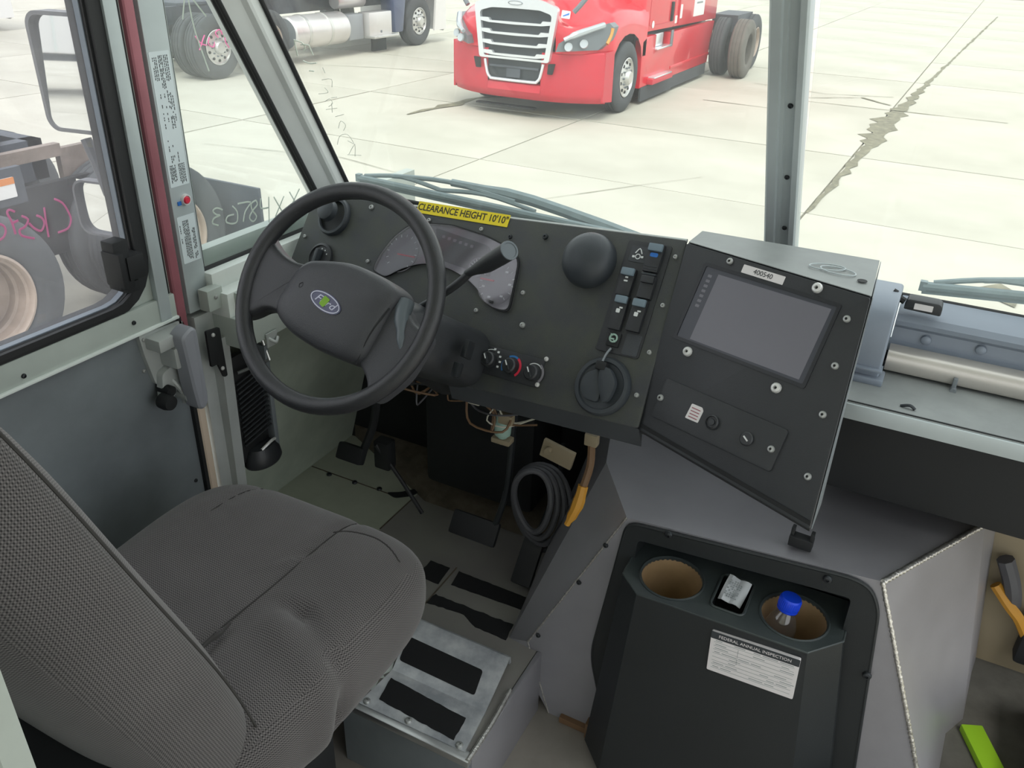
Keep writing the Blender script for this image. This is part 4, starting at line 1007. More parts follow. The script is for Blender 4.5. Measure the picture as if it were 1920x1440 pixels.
# ledge in (x, -y): local w = 1.41 - y
Xl = Matrix(((1, 0, 0, 0), (0, 0, 1, .400), (0, -1, 0, 0), (0, 0, 0, 1)))    # (x, y_back, up) -> pod local
lo = [(-.390, .085), (-.396, .0), (-.396, -.065), (-.350, -.108), (-.006, -.101), (.050, -.036), (.048, 0), (.042, .085)]
def circ(cx, cy, r, n=36): return [(cx + r * math.cos(2 * math.pi * k / n), cy + r * math.sin(2 * math.pi * k / n)) for k in range(n)]
c1, c2 = (-.300, -.028), (-.048, -.016)
slot = rrect(-.207, -.070, -.139, .040, .012)
holeplate('ledge', 'podtop', pod, lo, [circ(*c1, .064), circ(*c2, .064), slot], -.006, .0, Xl)
for cxy in (c1, c2):
    cp_ = MB().lathe([(.070, -.001), (.070, .0015), (.067, .003), (.064, .001), (.064, -.005)], Xl @ T(cxy[0], cxy[1], 0), 40).build('cup_rim', 'podtop', pod)
    MB().lathe([(.064, -.004), (.060, -.11), (0, -.11)], Xl @ T(cxy[0], cxy[1], 0), 40).build('cup_liner', 'cup', pod)
sl_ = [(p[0], p[1]) for p in slot]
MB().surf([[(p[0], p[1], -.002) for p in sl_], [(p[0], p[1], -.035) for p in scalepoly(sl_, .92)]], closeu=True, capB=True, X=Xl).build('slot_tray', 'blackm', pod)
m = MB().tube([(p[0], p[1], .001) for p in slot], .003, 8, closed=True, sm=1, X=Xl); m.build('slot_rim', 'podtop', pod)
top = [(-.398, .002), (-.396, -.065), (-.350, -.108), (-.006, -.101), (.050, -.036), (.050, .002)]
bot = [(-.455, .002), (-.45, -.045), (-.385, -.112), (.052, -.105), (.125, -.03), (.128, .002)]
MB().surf([[(p[0], p[1], -.005) for p in top], [(p[0], p[1], -.58) for p in bot]], X=Xl).build('pod_body', 'pod', pod, ang=15)
m = MB().tube([(p[0], p[1], -.002) for p in top], .0028, 8, sm=1, X=Xl); m.build('ledge_rim', 'podtop', pod)
for (x, z) in ((-.325, .492), (-.006, .510), (.110, .31), (-.432, -.055), (-.29, -.17)): bolt(pod, T(x, z, .007), 'bolt_dark', BOLTL)
# inspection label on the front face
XL = fr((-.0985, .326, .1085), (.9993, .038, -.0), (-.038, .9993, 0))
il = MB().prism(rrect(-.0865, -.0525, .0865, .0525, .003), -.006, .0015, XL).build('inspection_label', 'white', pod)
il['label'] = 'white vehicle inspection form label'
MB().prism(rrect(-.0865, .0345, .0865, .0525, .002), .0015, .0020, XL).build('label_header', 'ink', il)
textmesh('label_text', 'FEDERAL ANNUAL INSPECTION', 'white', il, XL @ T(0, .0432, .0022), .0105, .0002, sx=.95)
m = MB()
rnd = random.Random(3)
for k in range(8):
    v = .027 - .0098 * k
    m.box((0, v, .0017), (.158, .0007, .0003), XL)
    u = -.076
    while u < .07:
        l_ = rnd.uniform(.008, .03)
        if rnd.random() < .55: m.box((u + l_ / 2, v + .004, .0017), (l_, .0016, .0003), XL)
        u += l_ + .004
m.box((-.03, .005, .0017), (.0007, .04, .0003), XL)
m.build('label_print', 'inkgrey', il)

# ================================================================== SMALL THINGS
bt = thing('water_bottle', 'clear plastic water bottle with blue cap in the right cup holder', 'bottle', T(-.076, 1.388, .294) @ Matrix.Rotation(R(6), 4, 'Y') @ Matrix.Rotation(R(-8), 4, 'X'))
MB().lathe([(0, 0), (.028, 0), (.032, .006), (.032, .05), (.031, .058), (.032, .066), (.031, .074), (.024, .094), (.0155, .106), (.0135, .112), (.0135, .128)], seg=32).build('bottle_body', 'pet', bt)
cp_ = MB().lathe([(.0200, .116), (.0212, .119), (.0212, .138), (.0195, .142), (0, .1425)], seg=36)
cp_.lathe([(.0205, .1115), (.0212, .1125), (.0212, .1155), (.0202, .116)], seg=36).build('cap', 'bottle_cap', bt)
m = MB()
for k in range(36):
    a = 2 * math.pi * k / 36; m.box((.0214 * math.cos(a), .0214 * math.sin(a), .129), (.0012, .0012, .018))
m.build('cap_ribs', 'bottle_cap', bt)
pk = MB(); rows = []
for i in range(9):
    v = i / 8
    rows.append([((-.024 + .048 * k / 6), -.03 + .062 * v, .004 * math.sin(3 * v + k * .5) + .003 * math.sin(k * 1.7)) for k in range(7)])
pk.surf(rows); pk.surf([[Vector(p) - Vector((0, 0, .002)) for p in r] for r in rows])
o = pk.build('paper_packet', 'paper', None, T(-.172, 1.405, .402) @ Matrix.Rotation(R(-8), 4, 'Z') @ Matrix.Rotation(R(24), 4, 'X'))
tag(o, 'small silver paper packet lying in the slot between the cup holders', 'packet')
m = MB()
for k in range(6):
    for j in range(9):
        if random.random() < .7: m.box((-.014 + .0048 * k, -.02 + .0046 * j, .0075), (.003, .0028, .0006))
m.build('packet_print', 'inkgrey', o)
cb = MB().box((0, 0, .012), (.046, .022, .024), bev=.002).box((-.019, .002, .026), (.007, .014, .03), bev=.0015).box((.019, -.001, .026), (.007, .014, .03), bev=.0015)
o = cb.build('clip_bracket', 'blackm', None, T(-.072, 1.455, .527) @ Matrix.Rotation(R(-3), 4, 'Z'))
tag(o, 'small black U shaped clip standing on the engine cover top', 'clip')
dct = thing('defroster_duct', 'blue grey moulded duct standing between console and shelf', 'duct', T(0, 0, 0))
MB().prism(rpoly([(1.605, .85), (1.608, .93), (1.625, .985), (1.67, 1.0), (1.76, 1.0), (1.76, .85)], [.002, .03, .04, .03, .01, .002], 6), -.078, -.014, XP, bev=.008, seg=3).build('duct_body', 'cowl', dct)
MB().box((-.046, 1.615, .851), (.082, .05, .014), bev=.004).box((-.046, 1.61, .872), (.070, .03, .006), bev=.002).build('duct_foot', 'cowl', dct)
MB().box((-.080, 1.62, .94), (.012, .06, .10), bev=.004).box((-.076, 1.60, .915), (.010, .016, .03), bev=.003).build('side_clip', 'alu_dull', dct)
pkx = T(.028, 1.698, .985)
pb = thing('transponder_puck', 'small black transponder box with white label on the windshield ledge', 'transponder', pkx)
MB().prism(rpoly([(-.033, -.010), (-.028, .012), (.028, .012), (.034, .006), (.034, -.012)], .004), -.016, .016, XP.inverted() @ fr((0, 0, 0), (0, 1, 0), (0, 0, 1)) @ Matrix.Identity(4) if False else fr((0, 0, 0), (1, 0, 0), (0, 0, 1)), bev=.003).build('case', 'black', pb)
MB().prism(rrect(-.015, -.006, .018, .006, .001), .0158, .0165, fr((0, 0, 0), (1, 0, 0), (0, 0, 1))).build('label', 'white', pb)
o = MB().tube([(-.055, 1.72, .988), (-.03, 1.705, .992), (-.005, 1.70, .984)], .007).tube([(-.03, 1.705, .999), (-.022, 1.704, .996)], .006).build('cable', 'rubber')
tag(o, 'short black cable running into the transponder box', 'cable')
# wipers
def wiper(name, label, a, b, yoke):
    a, b = Vector(a), Vector(b); X = T(*a); w_ = thing(name, label, 'wiper', X, 'windshield wipers'); dlt = b - a
    MB().tube([(0, 0, 0), dlt], .009, 8, sm=1).tube([(0, .006, -.014), dlt + Vector((0, .006, -.014))], .006, 8, sm=1).box((0, 0, 0), (.014, .014, .02)).build('blade', 'wiper', w_)
    up = Vector((0, .012, .022))
    MB().tube([dlt * .02 + up * .3, dlt * .15 + up, dlt * .3 + up * .5], .006).tube([dlt * .3 + up * .5, dlt * .45 + up, dlt * .62 + up * .4], .006).tube([dlt * .12 + up * .9, dlt * .32 + up * 1.5, dlt * .55 + up * .9], .0065).build('yoke', 'wiper', w_)
    MB().tube([dlt * .33 + up * 1.5, dlt * .6 + up * 1.4 + Vector((0, .01, -.004)), dlt * 1.02 + Vector((0, .02, -.02))], [.010, .015, .016], 8).build('wiper_arm', 'wiper', w_)
    return w_
wiper('windshield_wiper', 'grey wiper lying outside along the windshield base above the dashboard', (-1.395, 1.815, .996), (-.55, 1.83, .965), 1)
wiper('windshield_wiper', 'grey wiper lying outside the right windshield above the passenger ledge', (.02, 1.83, .978), (.9, 1.83, 1.06), 1)
# pedals
bp = thing('brake_pedal', 'wide black brake pedal on a long arm over the floor', 'pedal', T(-.905, 1.60, .146))
MB().box((0, 0, 0), (.145, .018, .068), Matrix.Rotation(R(-35), 4, 'X'), bev=.008).build('pad', 'rubber', bp)
MB().tube([(.055, .015, .015), (.085, .02, .14), (.10, .01, .27), (.11, 0, .40)], .009).build('arm', 'bolt_dark', bp)
ac = thing('accelerator_pedal', 'narrow black accelerator pedal beside the engine cover', 'pedal', T(-.745, 1.62, .09))
MB().box((0, 0, 0), (.06, .02, .15), Matrix.Rotation(R(-40), 4, 'X'), bev=.008).build('pad', 'rubber', ac)
MB().tube([(.0, .05, .05), (.02, .12, .18), (.02, .14, .3)], .007).build('arm', 'bolt_dark', ac)
pk_ = thing('parking_brake_pedal', 'black parking brake pedal hanging at the left of the footwell', 'pedal', T(-1.29, 1.575, .29))
MB().box((0, 0, -.01), (.085, .03, .05), Matrix.Rotation(R(-30), 4, 'X'), bev=.008).build('pad', 'blackm', pk_)
MB().tube([(.03, .01, .0), (.06, .03, .10), (.085, .02, .24), (.09, 0, .33)], .012).box((.075, .05, -.015), (.05, .04, .09), bev=.006).build('arm', 'blackm', pk_)
MB().tube([(.06, .03, .02), (.12, .05, -.08), (.19, .06, -.19)], .006).build('cable', 'rubber', pk_)
# under dash
ub = MB().box((-1.0, 1.88, .40), (.36, .20, .60), bev=.02).box((-1.02, 1.74, .60), (.3, .2, .14), bev=.02).build('underdash_dark_box', 'blackm')  # black boxes standing in for the dark region below the dash
tag(ub, 'matte black box put in for the dark under the dashboard', 'filler box')
cn = thing('hanging_connector', 'pale mint green plug hanging under the dashboard edge', 'connector', T(-.80, 1.55, .535))
MB().lathe([(.010, -.05), (.012, -.03), (.020, -.024), (.022, .01), (.017, .014), (.016, .04), (.008, .045), (.008, .06)], seg=12).build('plug', 'connector', cn)
MB().box((0, 0, -.04), (.05, .03, .014), bev=.003).build('plug_collar', 'tan', cn)
hs = thing('coiled_hose', 'coil of grey hose hanging behind the brake pedal arm', 'hose', T(-.735, 1.63, .30))
for k in range(4):
    a, b = .065 + .013 * k, .095 + .014 * k
    MB().tube([(a * math.cos(t) * .8, .02 * k - .03 + .01 * math.sin(t * 2), b * math.sin(t) - .02 * k) for t in [2 * math.pi * j / 16 for j in range(16)]], .0085, 8, closed=True, sm=2).build('loop', 'hose', hs)
tb = MB().box((0, 0, 0), (.085, .012, .05), Matrix.Rotation(R(12), 4, 'Y'), bev=.003).cyl((-.02, -.02, .01), (-.02, .0, .01), .008).build('tan_bracket', 'tan', None, T(-.655, 1.56, .495))
tag(tb, 'small tan metal bracket under the dashboard beside the engine cover', 'bracket')
oc = thing('orange_connector', 'orange and brown wire connector resting on the left edge of the engine cover', 'connector', T(-.535, 1.46, .50))
MB().tube([(0, 0, .12), (.005, -.01, .07), (.0, -.03, .02)], .009).build('lead', 'copper', oc)
MB().tube([(.0, -.03, .025), (-.004, -.045, -.02), (-.02, -.06, -.07)], [.012, .014, .012, .007]).build('shell', 'wire_o', oc)
MB().box((.0, 0, .13), (.03, .02, .03), bev=.004).build('clip', 'tan', oc)
wr = thing('wiring_bundle', 'loose bundle of brown, pale and green wires hanging under the dashboard', 'wires', T(-.93, 1.43, .665))
rnd = random.Random(11)
for k in range(16):
    x0 = rnd.uniform(-.12, .22); z0 = rnd.uniform(.0, .06) - .1 * max(0, x0)
    P = [(x0, rnd.uniform(-.02, .04), z0), (x0 + rnd.uniform(-.02, .05), rnd.uniform(-.03, .03), z0 - rnd.uniform(.02, .06)), (x0 + rnd.uniform(.0, .12), rnd.uniform(-.02, .05), z0 - rnd.uniform(.03, .08)), (x0 + rnd.uniform(.02, .16), rnd.uniform(.0, .08), z0 - rnd.uniform(.0, .06))]
    MB().tube(P, rnd.uniform(.0018, .0035), 6).build('wire', rnd.choice(['copper', 'copper', 'wire_w', 'blackm', 'hose']), wr)
MB().tube([(.02, 0, .06), (.05, -.02, .035), (.09, 0, .03)], .006).build('green_wire', 'wire_g', wr)
MB().box((.12, .0, .0), (.03, .02, .02), bev=.003).build('plug', 'wire_w', wr); MB().box((.19, .02, -.04), (.035, .02, .025), Matrix.Identity(4), bev=.004).build('plug', 'tan', wr)
# black slatted cage by the door post
gb = thing('slatted_cage', 'black slatted metal cage with rounded foot on the panel below the quarter window', 'cage', T(-1.40, 1.325, .36))
MB().box((-.005, 0, .17), (.02, .095, .30), bev=.004).build('back_plate', 'blackm', gb)
for k in range(14):
    z = .085 + .0135 * k
    MB().tube([(.012, -.045, z - .01), (.02, .045, z + .012)], .003, 6, sm=1).build('slat', 'bolt_dark', gb)
MB().box((.012, .052, .17), (.03, .014, .30), bev=.003).build('side_rail', 'alu_dark', gb)
MB().tube([(.02, -.045, .285), (.028, .05, .28)], .004, sm=1).tube([(.01, .05, .36), (.03, .055, .28)], .004, sm=1).build('cross_bar', 'alu_bright', gb)
MB().lathe([(0, 0), (.046, .0), (.05, .008), (.046, .03), (.035, .05), (0, .055)], T(.01, .01, .0) @ Matrix.Diagonal((.8, 1.15, 1, 1)), 28).build('foot', 'black', gb)
MB().tube([(.03, -.01, .05), (.035, .02, .062), (.03, .04, .058)], .004).build('foot_clip', 'silver', gb)
# bits of broken trim under the wheel
wb = thing('dangling_harness', 'torn pale wiring and bracket hanging on the side panel behind the wheel rim', 'harness', T(-1.37, 1.37, .80))
MB().tube([(0, 0, .0), (.01, .09, .03), (.0, .17, .045)], .006).tube([(0, .12, .02), (0, .2, .03)], .009, sm=1).build('bar', 'green_alu', wb)
for k in range(5): MB().tube([(.01, .01 + .01 * k, .0), (.02, .02 + .008 * k, -.03), (.02, .03 + .012 * k, -.05 - .01 * k)], .0025).build('wire', 'wire_w', wb)
MB().box((.01, .02, .02), (.02, .03, .03), bev=.004).build('clip', 'silver', wb)
sn = MB().box((0, 0, 0), (.03, .02, .05), bev=.004).cyl((0.04, .05, -.03), (.11, .05, -.05), .022).build('panel_sensor', 'blackm', None, T(-1.385, 1.62, .60)); tag(sn, 'black rubber bumper and clip on the green side panel', 'clip')
# second bottle on the low floor
b2 = thing('water_bottle', 'dark water bottle with small blue cap on the floor below the seat', 'bottle', T(-1.0, 1.0, -.198) @ Matrix.Rotation(R(-12), 4, 'Y'))
MB().lathe([(0, 0), (.032, 0), (.034, .006), (.034, .12), (.025, .15), (.013, .165), (.013, .18)], seg=24).build('bottle_body', 'black', b2)
MB().lathe([(.015, .168), (.0155, .170), (.0155, .186), (.014, .188), (0, .188)], seg=24).build('cap', 'bottle_cap', b2)
# passenger step well bits
o = MB().box((0, 0, 0), (.05, .16, .02), Matrix.Rotation(R(24), 4, 'Z'), bev=.003).build('lime_strip', 'hi_vis', None, T(.412, 1.66, -.038)); tag(o, 'lime green strip lying on the dark step well floor', 'strip')
o = MB().hexa([(.50, 1.30, -.05), (.75, 1.30, -.05), (.75, 1.86, -.05), (.50, 1.86, -.05), (.47, 1.30, .06), (.75, 1.30, .06), (.75, 1.86, .06), (.47, 1.80, .06)], bev=.006).build('foam_board', 'sand'); tag(o, 'pale yellow foam board on the floor of the passenger step well', 'board')
o = MB().box((0, 0, .03), (.07, .11, .06), bev=.008).build('white_carton', 'white', None, T(.425, 1.49, -.05) @ Matrix.Rotation(R(15), 4, 'Z')); tag(o, 'small white carton at the foot of the engine cover right side', 'carton')
o = MB().box((0, 0, 0), (.10, .05, .14), bev=.012).build('black_module', 'blackm', None, T(.50, 1.965, .09)); tag(o, 'black plastic module on the pale kick panel at right', 'module')
hp_ = thing('firewall_hoses', 'brown and black hoses on the pale kick panel beside the engine cover', 'hoses', T(.40, 1.96, .2))
MB().tube([(-.04, 0, .10), (-.015, .0, .05), (.0, .0, .01), (.01, .01, -.03)], .02).build('hose', 'hose', hp_)
MB().tube([(-.04, 0, .02), (.0, -.01, -.02), (.03, -.01, -.05), (.06, 0, -.10)], .014).build('hose', 'wire_o', hp_)
MB().tube([(.07, .01, .16), (.06, .01, .08), (.05, .01, .03)], .008).box((.09, .01, -.01), (.03, .02, .03), bev=.004).build('hose', 'blackm', hp_)

# ================================================================== OUTSIDE: MIRROR, TRUCKS
mr_ = thing('side_mirror', 'tall grey framed door mirror with a round spot mirror below, outside the driver door glass', 'mirror', T(-1.70, 1.25, 1.28))
XM = fr((0, 0, 0), (.985, .17, 0), (0, 0, 1))
fo_, fi_ = rrect(-.100, -.108, .125, .140, .032, 6), rrect(-.092, -.100, .117, .132, .026, 6)
MB().ringprism(fo_, fi_, -.028, .006, XM).prism(fo_, -.034, -.028, XM, bev=0).build('frame', 'mirror_frame', mr_)
MB().prism(fi_, -.012, -.002, XM @ Matrix.Rotation(R(-3.2), 4, 'X')).build('mirror_glass', 'mirror', mr_)
MB().tube([(-.01, 0, -.12), (.012, 0, -.18), (.03, .0, -.24)], .012).build('arm', 'mirror_frame', mr_)
f2, fi2 = rrect(-.075, -.345, .085, -.215, .03, 5), rrect(-.070, -.340, .080, -.220, .026, 5)
MB().ringprism(f2, fi2, -.01, .004, XM).prism(f2, -.02, -.01, XM).build('spot_frame', 'mirror_frame', mr_)
rows = []
for i in range(9):
    for_ = []
    for k in range(11):
        x = -.072 + .154 * k / 10; y = -.342 + .124 * i / 8
        for_.append((x, y, -.004 - .6 * ((x - .015) ** 2 + (y + .28) ** 2)))
    rows.append(for_)
MB().surf(rows, X=XM).build('spot_glass', 'mirror', mr_)

def tire_mesh(r=.51, w=.26, rim=.285, dusty=False):
    """axis along z, outer face at z = 0, inward negative"""
    m = MB()
    m.lathe([(rim, -.03), (rim + .02, -.004), (rim + .10, .004), (r - .045, -.008), (r - .012, -.028), (r, -.045), (r, -.075), (r - .012, -.080), (r - .012, -.09), (r, -.095), (r, -w / 2 - .005), (r - .012, -w / 2), (r - .012, -w / 2 - .01), (r, -w / 2 - .015), (r, -w + .09), (r - .012, -w + .085), (r - .012, -w + .075), (r, -w + .07), (r, -w + .045), (r - .012, -w + .028), (r - .05, -w + .008), (rim + .02, -w + .004), (rim, -w + .03), (rim, -.03)], seg=44)
    return m
def wheel(parent, X, style='alu', r=.51, w=.26, dusty=False, holes=True, name='wheel'):
    m = MB(); rimm = {'alu': 'rim', 'dish': 'rim_beige', 'none': 'blackm'}[style]
    if style == 'alu':
        m.lathe([(.287, -.005), (.275, .0), (.262, -.03), (.25, -.035), (.20, -.02), (.15, -.012), (.11, -.01), (.105, .03), (.085, .06), (0, .065)], seg=40)
    elif style == 'dish':
        m.lathe([(.29, .0), (.275, .006), (.266, -.004), (.262, -.03), (.248, -.036), (.244, -.10), (.228, -.108), (.222, -.15), (.19, -.16), (.11, -.165), (.105, -.08), (.085, -.06), (0, -.055)], seg=48)
    else:
        m.lathe([(.285, -.2), (.16, -.2), (.14, -.13), (0, -.12)], seg=32)
    wv = m.build(name, rimm, parent, X, ang=40)
    t = tire_mesh(r, w).build('tyre', 'tire_dusty' if dusty else 'tire', wv, ang=50)
    z0 = {'alu': -.018, 'dish': -.139, 'none': 0}[style]
    if style != 'none' and holes:
        h = MB()
        for k in range(10):
            a = 2 * math.pi * (k + .5) / 10; rr = .212 if style == 'alu' else .222
            h.cyl((rr * math.cos(a), rr * math.sin(a), z0 - .02), (rr * math.cos(a), rr * math.sin(a), z0 + .006), .024, seg=12)
        h.build('hand_holes', 'blackm', wv)
        h = MB()
        for k in range(10):
            a = 2 * math.pi * k / 10; rr = .145
            h.cyl((rr * math.cos(a), rr * math.sin(a), z0), (rr * math.cos(a), rr * math.sin(a), z0 + .035), .017, .013, seg=6)
        h.build('lug_nuts', 'hl_dark' if style == 'alu' else 'steel', wv)
    return wv
XPX = lambda x, y, z: fr((x, y, z), (0, 1, 0), (0, 0, 1))     # wheel facing +x
XMX = lambda x, y, z: fr((x, y, z), (0, -1, 0), (0, 0, 1))    # wheel facing -x

# ---------- red highway tractor
rt = thing('red_semi_truck', 'red highway tractor with chrome grille facing the van across the yard', 'truck', T(-5.86, 11.4, GZ))
def hoodsec(y, hw, zt, zf, zb, n=1.0):
    return [(-hw, y, zb), (-hw, y, zf - .18), (-hw * .97, y, zf - .05), (-hw * .9, y, zf), (-hw * .78, y, zf + .04), (-hw * .66, y, zt - .16), (-hw * .58, y, zt - .04), (-hw * .4, y, zt), (0, y, zt + .03), (hw * .4, y, zt), (hw * .58, y, zt - .04), (hw * .66, y, zt - .16), (hw * .78, y, zf + .04), (hw * .9, y, zf), (hw * .97, y, zf - .05), (hw, y, zf - .18), (hw, y, zb)]
rows = []
for y, hw, zt, zf, zb in ((.036, .62, 1.50, 1.26, .93), (.05, .80, 1.60, 1.30, .93), (.14, .92, 1.66, 1.30, .93), (.3, 1.08, 1.70, 1.33, .93), (.5, 1.16, 1.74, 1.37, .93), (.72, 1.21, 1.78, 1.42, .93), (.74, 1.215, 1.78, 1.43, .72), (.80, 1.22, 1.80, 1.44, .90), (.95, 1.22, 1.82, 1.47, 1.03), (1.15, 1.22, 1.86, 1.49, 1.11), (1.35, 1.22, 1.90, 1.49, 1.13), (1.55, 1.22, 1.94, 1.48, 1.11), (1.75, 1.22, 1.98, 1.46, 1.03), (1.90, 1.22, 2.02, 1.45, .90), (1.97, 1.22, 2.04, 1.45, .75), (2.15, 1.22, 2.08, 1.5, .75)):
    rows.append(hoodsec(y, hw, zt, zf, zb))
MB().surf(rows).build('hood', 'tred', rt, ang=50)
MB().box((0, 1.1, 1.0), (1.3, 1.5, .9)).box((0, .42, .62), (1.1, .5, .5)).build('engine_bay', 'blackm', rt)
# bumper: curved slab with an opening for the lower grille
def bsec(x):
    y = .0 + .42 * (abs(x) / 1.25) ** 2.6
    drop = .02 * (abs(x) / 1.25)
    return y, drop
B_ = MB()
for x0, x1, zlo, zhi in ((-1.25, -.43, .26, .93), (-.43, .43, .26, .50), (.43, 1.25, .26, .93)):
    rows = []
    for z, off in ((zlo, .10), (zlo + .07, .02), (zlo + .12, 0), ((zlo + zhi) / 2, -.012), (zhi - .02, 0), (zhi, .03), (zhi, .12)):
        rr = []
        for k in range(13):
            x = x0 + (x1 - x0) * k / 12; y, dr = bsec(x); rr.append((x, y + off - .03, z + dr * (1 if z > .6 else -.6)))
        rows.append(rr)
    B_.surf(rows)
for s in (-1, 1): B_.hexa([(s * 1.25, .38, .28), (s * 1.25, .74, .24), (s * 1.22, .74, .24), (s * 1.22, .38, .28), (s * 1.25, .38, .95), (s * 1.24, .74, .95), (s * 1.21, .74, .95), (s * 1.22, .38, .95)])
B_.build('bumper', 'tred_matte', rt, ang=40)
MB().box((0, .62, .36), (1.9, .4, .2)).build('bumper_back', 'blackm', rt)
for s in (-1, 1): MB().prism(rpoly([(s * .55, .79), (s * .66, .80), (s * .62, .65), (s * .54, .65)], .015), .02, .035, fr((0, 0, 0), (1, 0, 0), (0, 0, 1))).build('tow_hook_slot', 'blackm', rt)
XF = fr((0, -.02, 0), (1, 0, 0), (0, .03, 1))
go = rpoly([(-.66, 1.52), (-.4, 1.60), (0, 1.625), (.4, 1.60), (.66, 1.52), (.56, .80), (-.56, .80)], [.06, .05, .05, .05, .06, .04, .04], 4)
gi = rpoly([(-.57, 1.42), (-.38, 1.47), (0, 1.475), (.38, 1.47), (.57, 1.42), (.485, .83), (-.485, .83)], [.05, .03, .03, .03, .05, .03, .03], 4)
gf = MB().ringprism(go, gi, -.02, .05, XF).build('grille_frame', 'tchrome', rt)
MB().prism(gi, -.04, -.01, XF).build('grille_mesh', 'tblack', rt)
for k, z in enumerate((1.30, 1.155, 1.01, .87)):
    hw = .56 - .022 * k
    P = [(-hw, z + .035), (-hw + .13, z + .035), (-hw + .16, z), (hw - .16, z), (hw - .13, z + .035), (hw, z + .035), (hw, z - .01), (hw - .14, z - .028), (0, z - .035), (-hw + .14, z - .028), (-hw, z - .01)]
    MB().prism(P, -.01, .045, XF).build('grille_bar', 'tchrome', rt)
lo_ = rpoly([(-.47, .80), (-.40, .52), (.40, .52), (.47, .80)], [.01, .08, .08, .01], 5)
MB().prism(lo_, -.03, .0, XF).build('lower_mesh', 'tblack', rt)
MB().tube([(-.47, .78, .03), (-.43, .60, .03), (-.38, .535, .03), (-.3, .52, .03), (.3, .52, .03), (.38, .535, .03), (.43, .60, .03), (.47, .78, .03)], .022, 8, sm=2, X=XF).build('lower_trim', 'tchrome', rt)
MB().box((0, -.03, .62), (.22, .02, .12)).box((0, -.015, .70), (.8, .02, .03)).build('plate_holder', 'frame', rt)
bd = MB().prism(ell(.115, .03, 24), .05, .055, XF @ T(0, 1.545, 0)).build('grille_badge', 'tchrome', rt)
MB().ringprism(ell(.115, .03, 24), ell(.105, .022, 24), .055, .06, XF @ T(0, 1.545, 0)).build('badge_ring', 'hl_dark', bd)
for s in (-1, 1):
    hx = lambda x: s * x
    def hp3(x, z):
        K = [(.6, -.05), (.8, -.02), (.92, .07), (1.08, .24), (1.16, .43), (1.21, .62), (1.3, .75)]
        for (xa, ya), (xb, yb) in zip(K, K[1:]):
            if xa <= x <= xb: y = ya + (yb - ya) * (x - xa) / (xb - xa)
        return (s * x, y - .10 + (z - .95) * .16, z)
    P = [(.70, .97), (.73, 1.08), (.90, 1.20), (1.20, 1.33), (1.24, 1.27), (1.21, 1.10), (1.15, .99)]
    t = bmesh.new(); a = [t.verts.new(hp3(*p)) for p in P]; b = [t.verts.new(Vector(hp3(*p)) + Vector((0, .2, 0))) for p in P]
    n_ = len(P); t.faces.new(a); t.faces.new(b[::-1])
    for k in range(n_): t.faces.new((a[k], a[(k + 1) % n_], b[(k + 1) % n_], b[k]))
    bmesh.ops.recalc_face_normals(t, faces=t.faces)
    m = MB(); m._merge(t); h_ = m.build('headlamp', 'hl_dark', rt, ang=20)
    MB().tube([hp3(.80, 1.13), hp3(.95, 1.21), hp3(1.17, 1.31)], [.03, .045, .04], 8).build('lamp_brow', 'hl_glass', h_)
    for x, z in ((.86, 1.04), (1.02, 1.08)): MB().lathe([(.06, 0), (.055, .02), (.03, .012), (0, .02)], fr(hp3(x, z), (1, .25 * s, 0), (0, .2, 1)), 16).build('lamp_reflector', 'hl_glass', h_)
    MB().tube([hp3(1.20, 1.06), hp3(1.22, 1.16), hp3(1.23, 1.26)], .03, 8).build('turn_lamp', 'amber', h_)
    MB().tube([(s * .84, .10, 1.47), (s * .93, .14, 1.58), (s * 1.02, .25, 1.75), (s * 1.04, .3, 1.95)], .035).box((s * 1.05, .3, 2.05), (.18, .08, .28), bev=.02).build('hood_mirror', 'hl_dark', rt)
XK = fr((.76, .015, 1.44), (1, .35, -.1), (0, .35, 1))
pp_ = MB().prism(rrect(-.06, -.05, .06, .05, .008), .0, .01, XK).build('hood_sticker', 'twhite', rt)
MB().prism(rpoly([(-.045, -.02), (.045, .03), (.045, .0), (-.03, -.03)], .005), .010, .012, XK).build('sticker_print', 'bluelit', pp_)
MB().prism(rrect(.25, 1.3, .62, 1.62, .01), 0, .01, fr((.38, .1, 1.82), (1, 0, 0), (0, 1, .14)) @ T(0, -.6, 0)).build('hood_paper', 'twhite', rt)
# cab and sleeper
side = [(2.05, 1.08), (2.05, 2.05), (2.55, 2.95), (3.1, 3.35), (6.15, 3.75), (6.2, 1.02)]
MB().prism(side, -1.2, 1.2, fr((0, 0, 0), (0, 1, 0), (0, 0, 1)), bev=.05).build('cab', 'tred', rt, ang=30)
MB().hexa([(-1.0, 2.08, 2.12), (1.0, 2.08, 2.12), (1.0, 2.1, 2.12), (-1.0, 2.1, 2.12), (-.95, 2.50, 2.9), (.95, 2.50, 2.9), (.95, 2.54, 2.9), (-.95, 2.54, 2.9)]).build('windshield', 'tglass', rt)
XSd = fr((1.2, 0, 0), (0, 1, 0), (0, 0, 1))
dr = MB().ringprism(rrect(2.25, 1.16, 3.5, 3.0, .05), rrect(2.262, 1.172, 3.488, 2.988, .045), .0, .006, XSd).build('door_seam', 'tred_matte', rt)
MB().prism(rrect(2.5, 2.15, 3.4, 2.85, .06), 0, .008, XSd).build('door_window', 'tglass', rt)
MB().box((1.215, 3.33, 1.32), (.04, .09, .30), bev=.015).build('door_handle', 'blackm', rt)
MB().prism(circ(2.42, 1.18, .055, 20), .006, .010, XSd).build('door_decal', 'twhite', rt)
MB().prism(rrect(3.55, 1.12, 3.66, 1.24, .01), .0, .006, XSd).prism(rrect(3.80, 1.18, 3.92, 1.40, .01), .0, .006, XSd).build('cab_decal', 'twhite', rt)
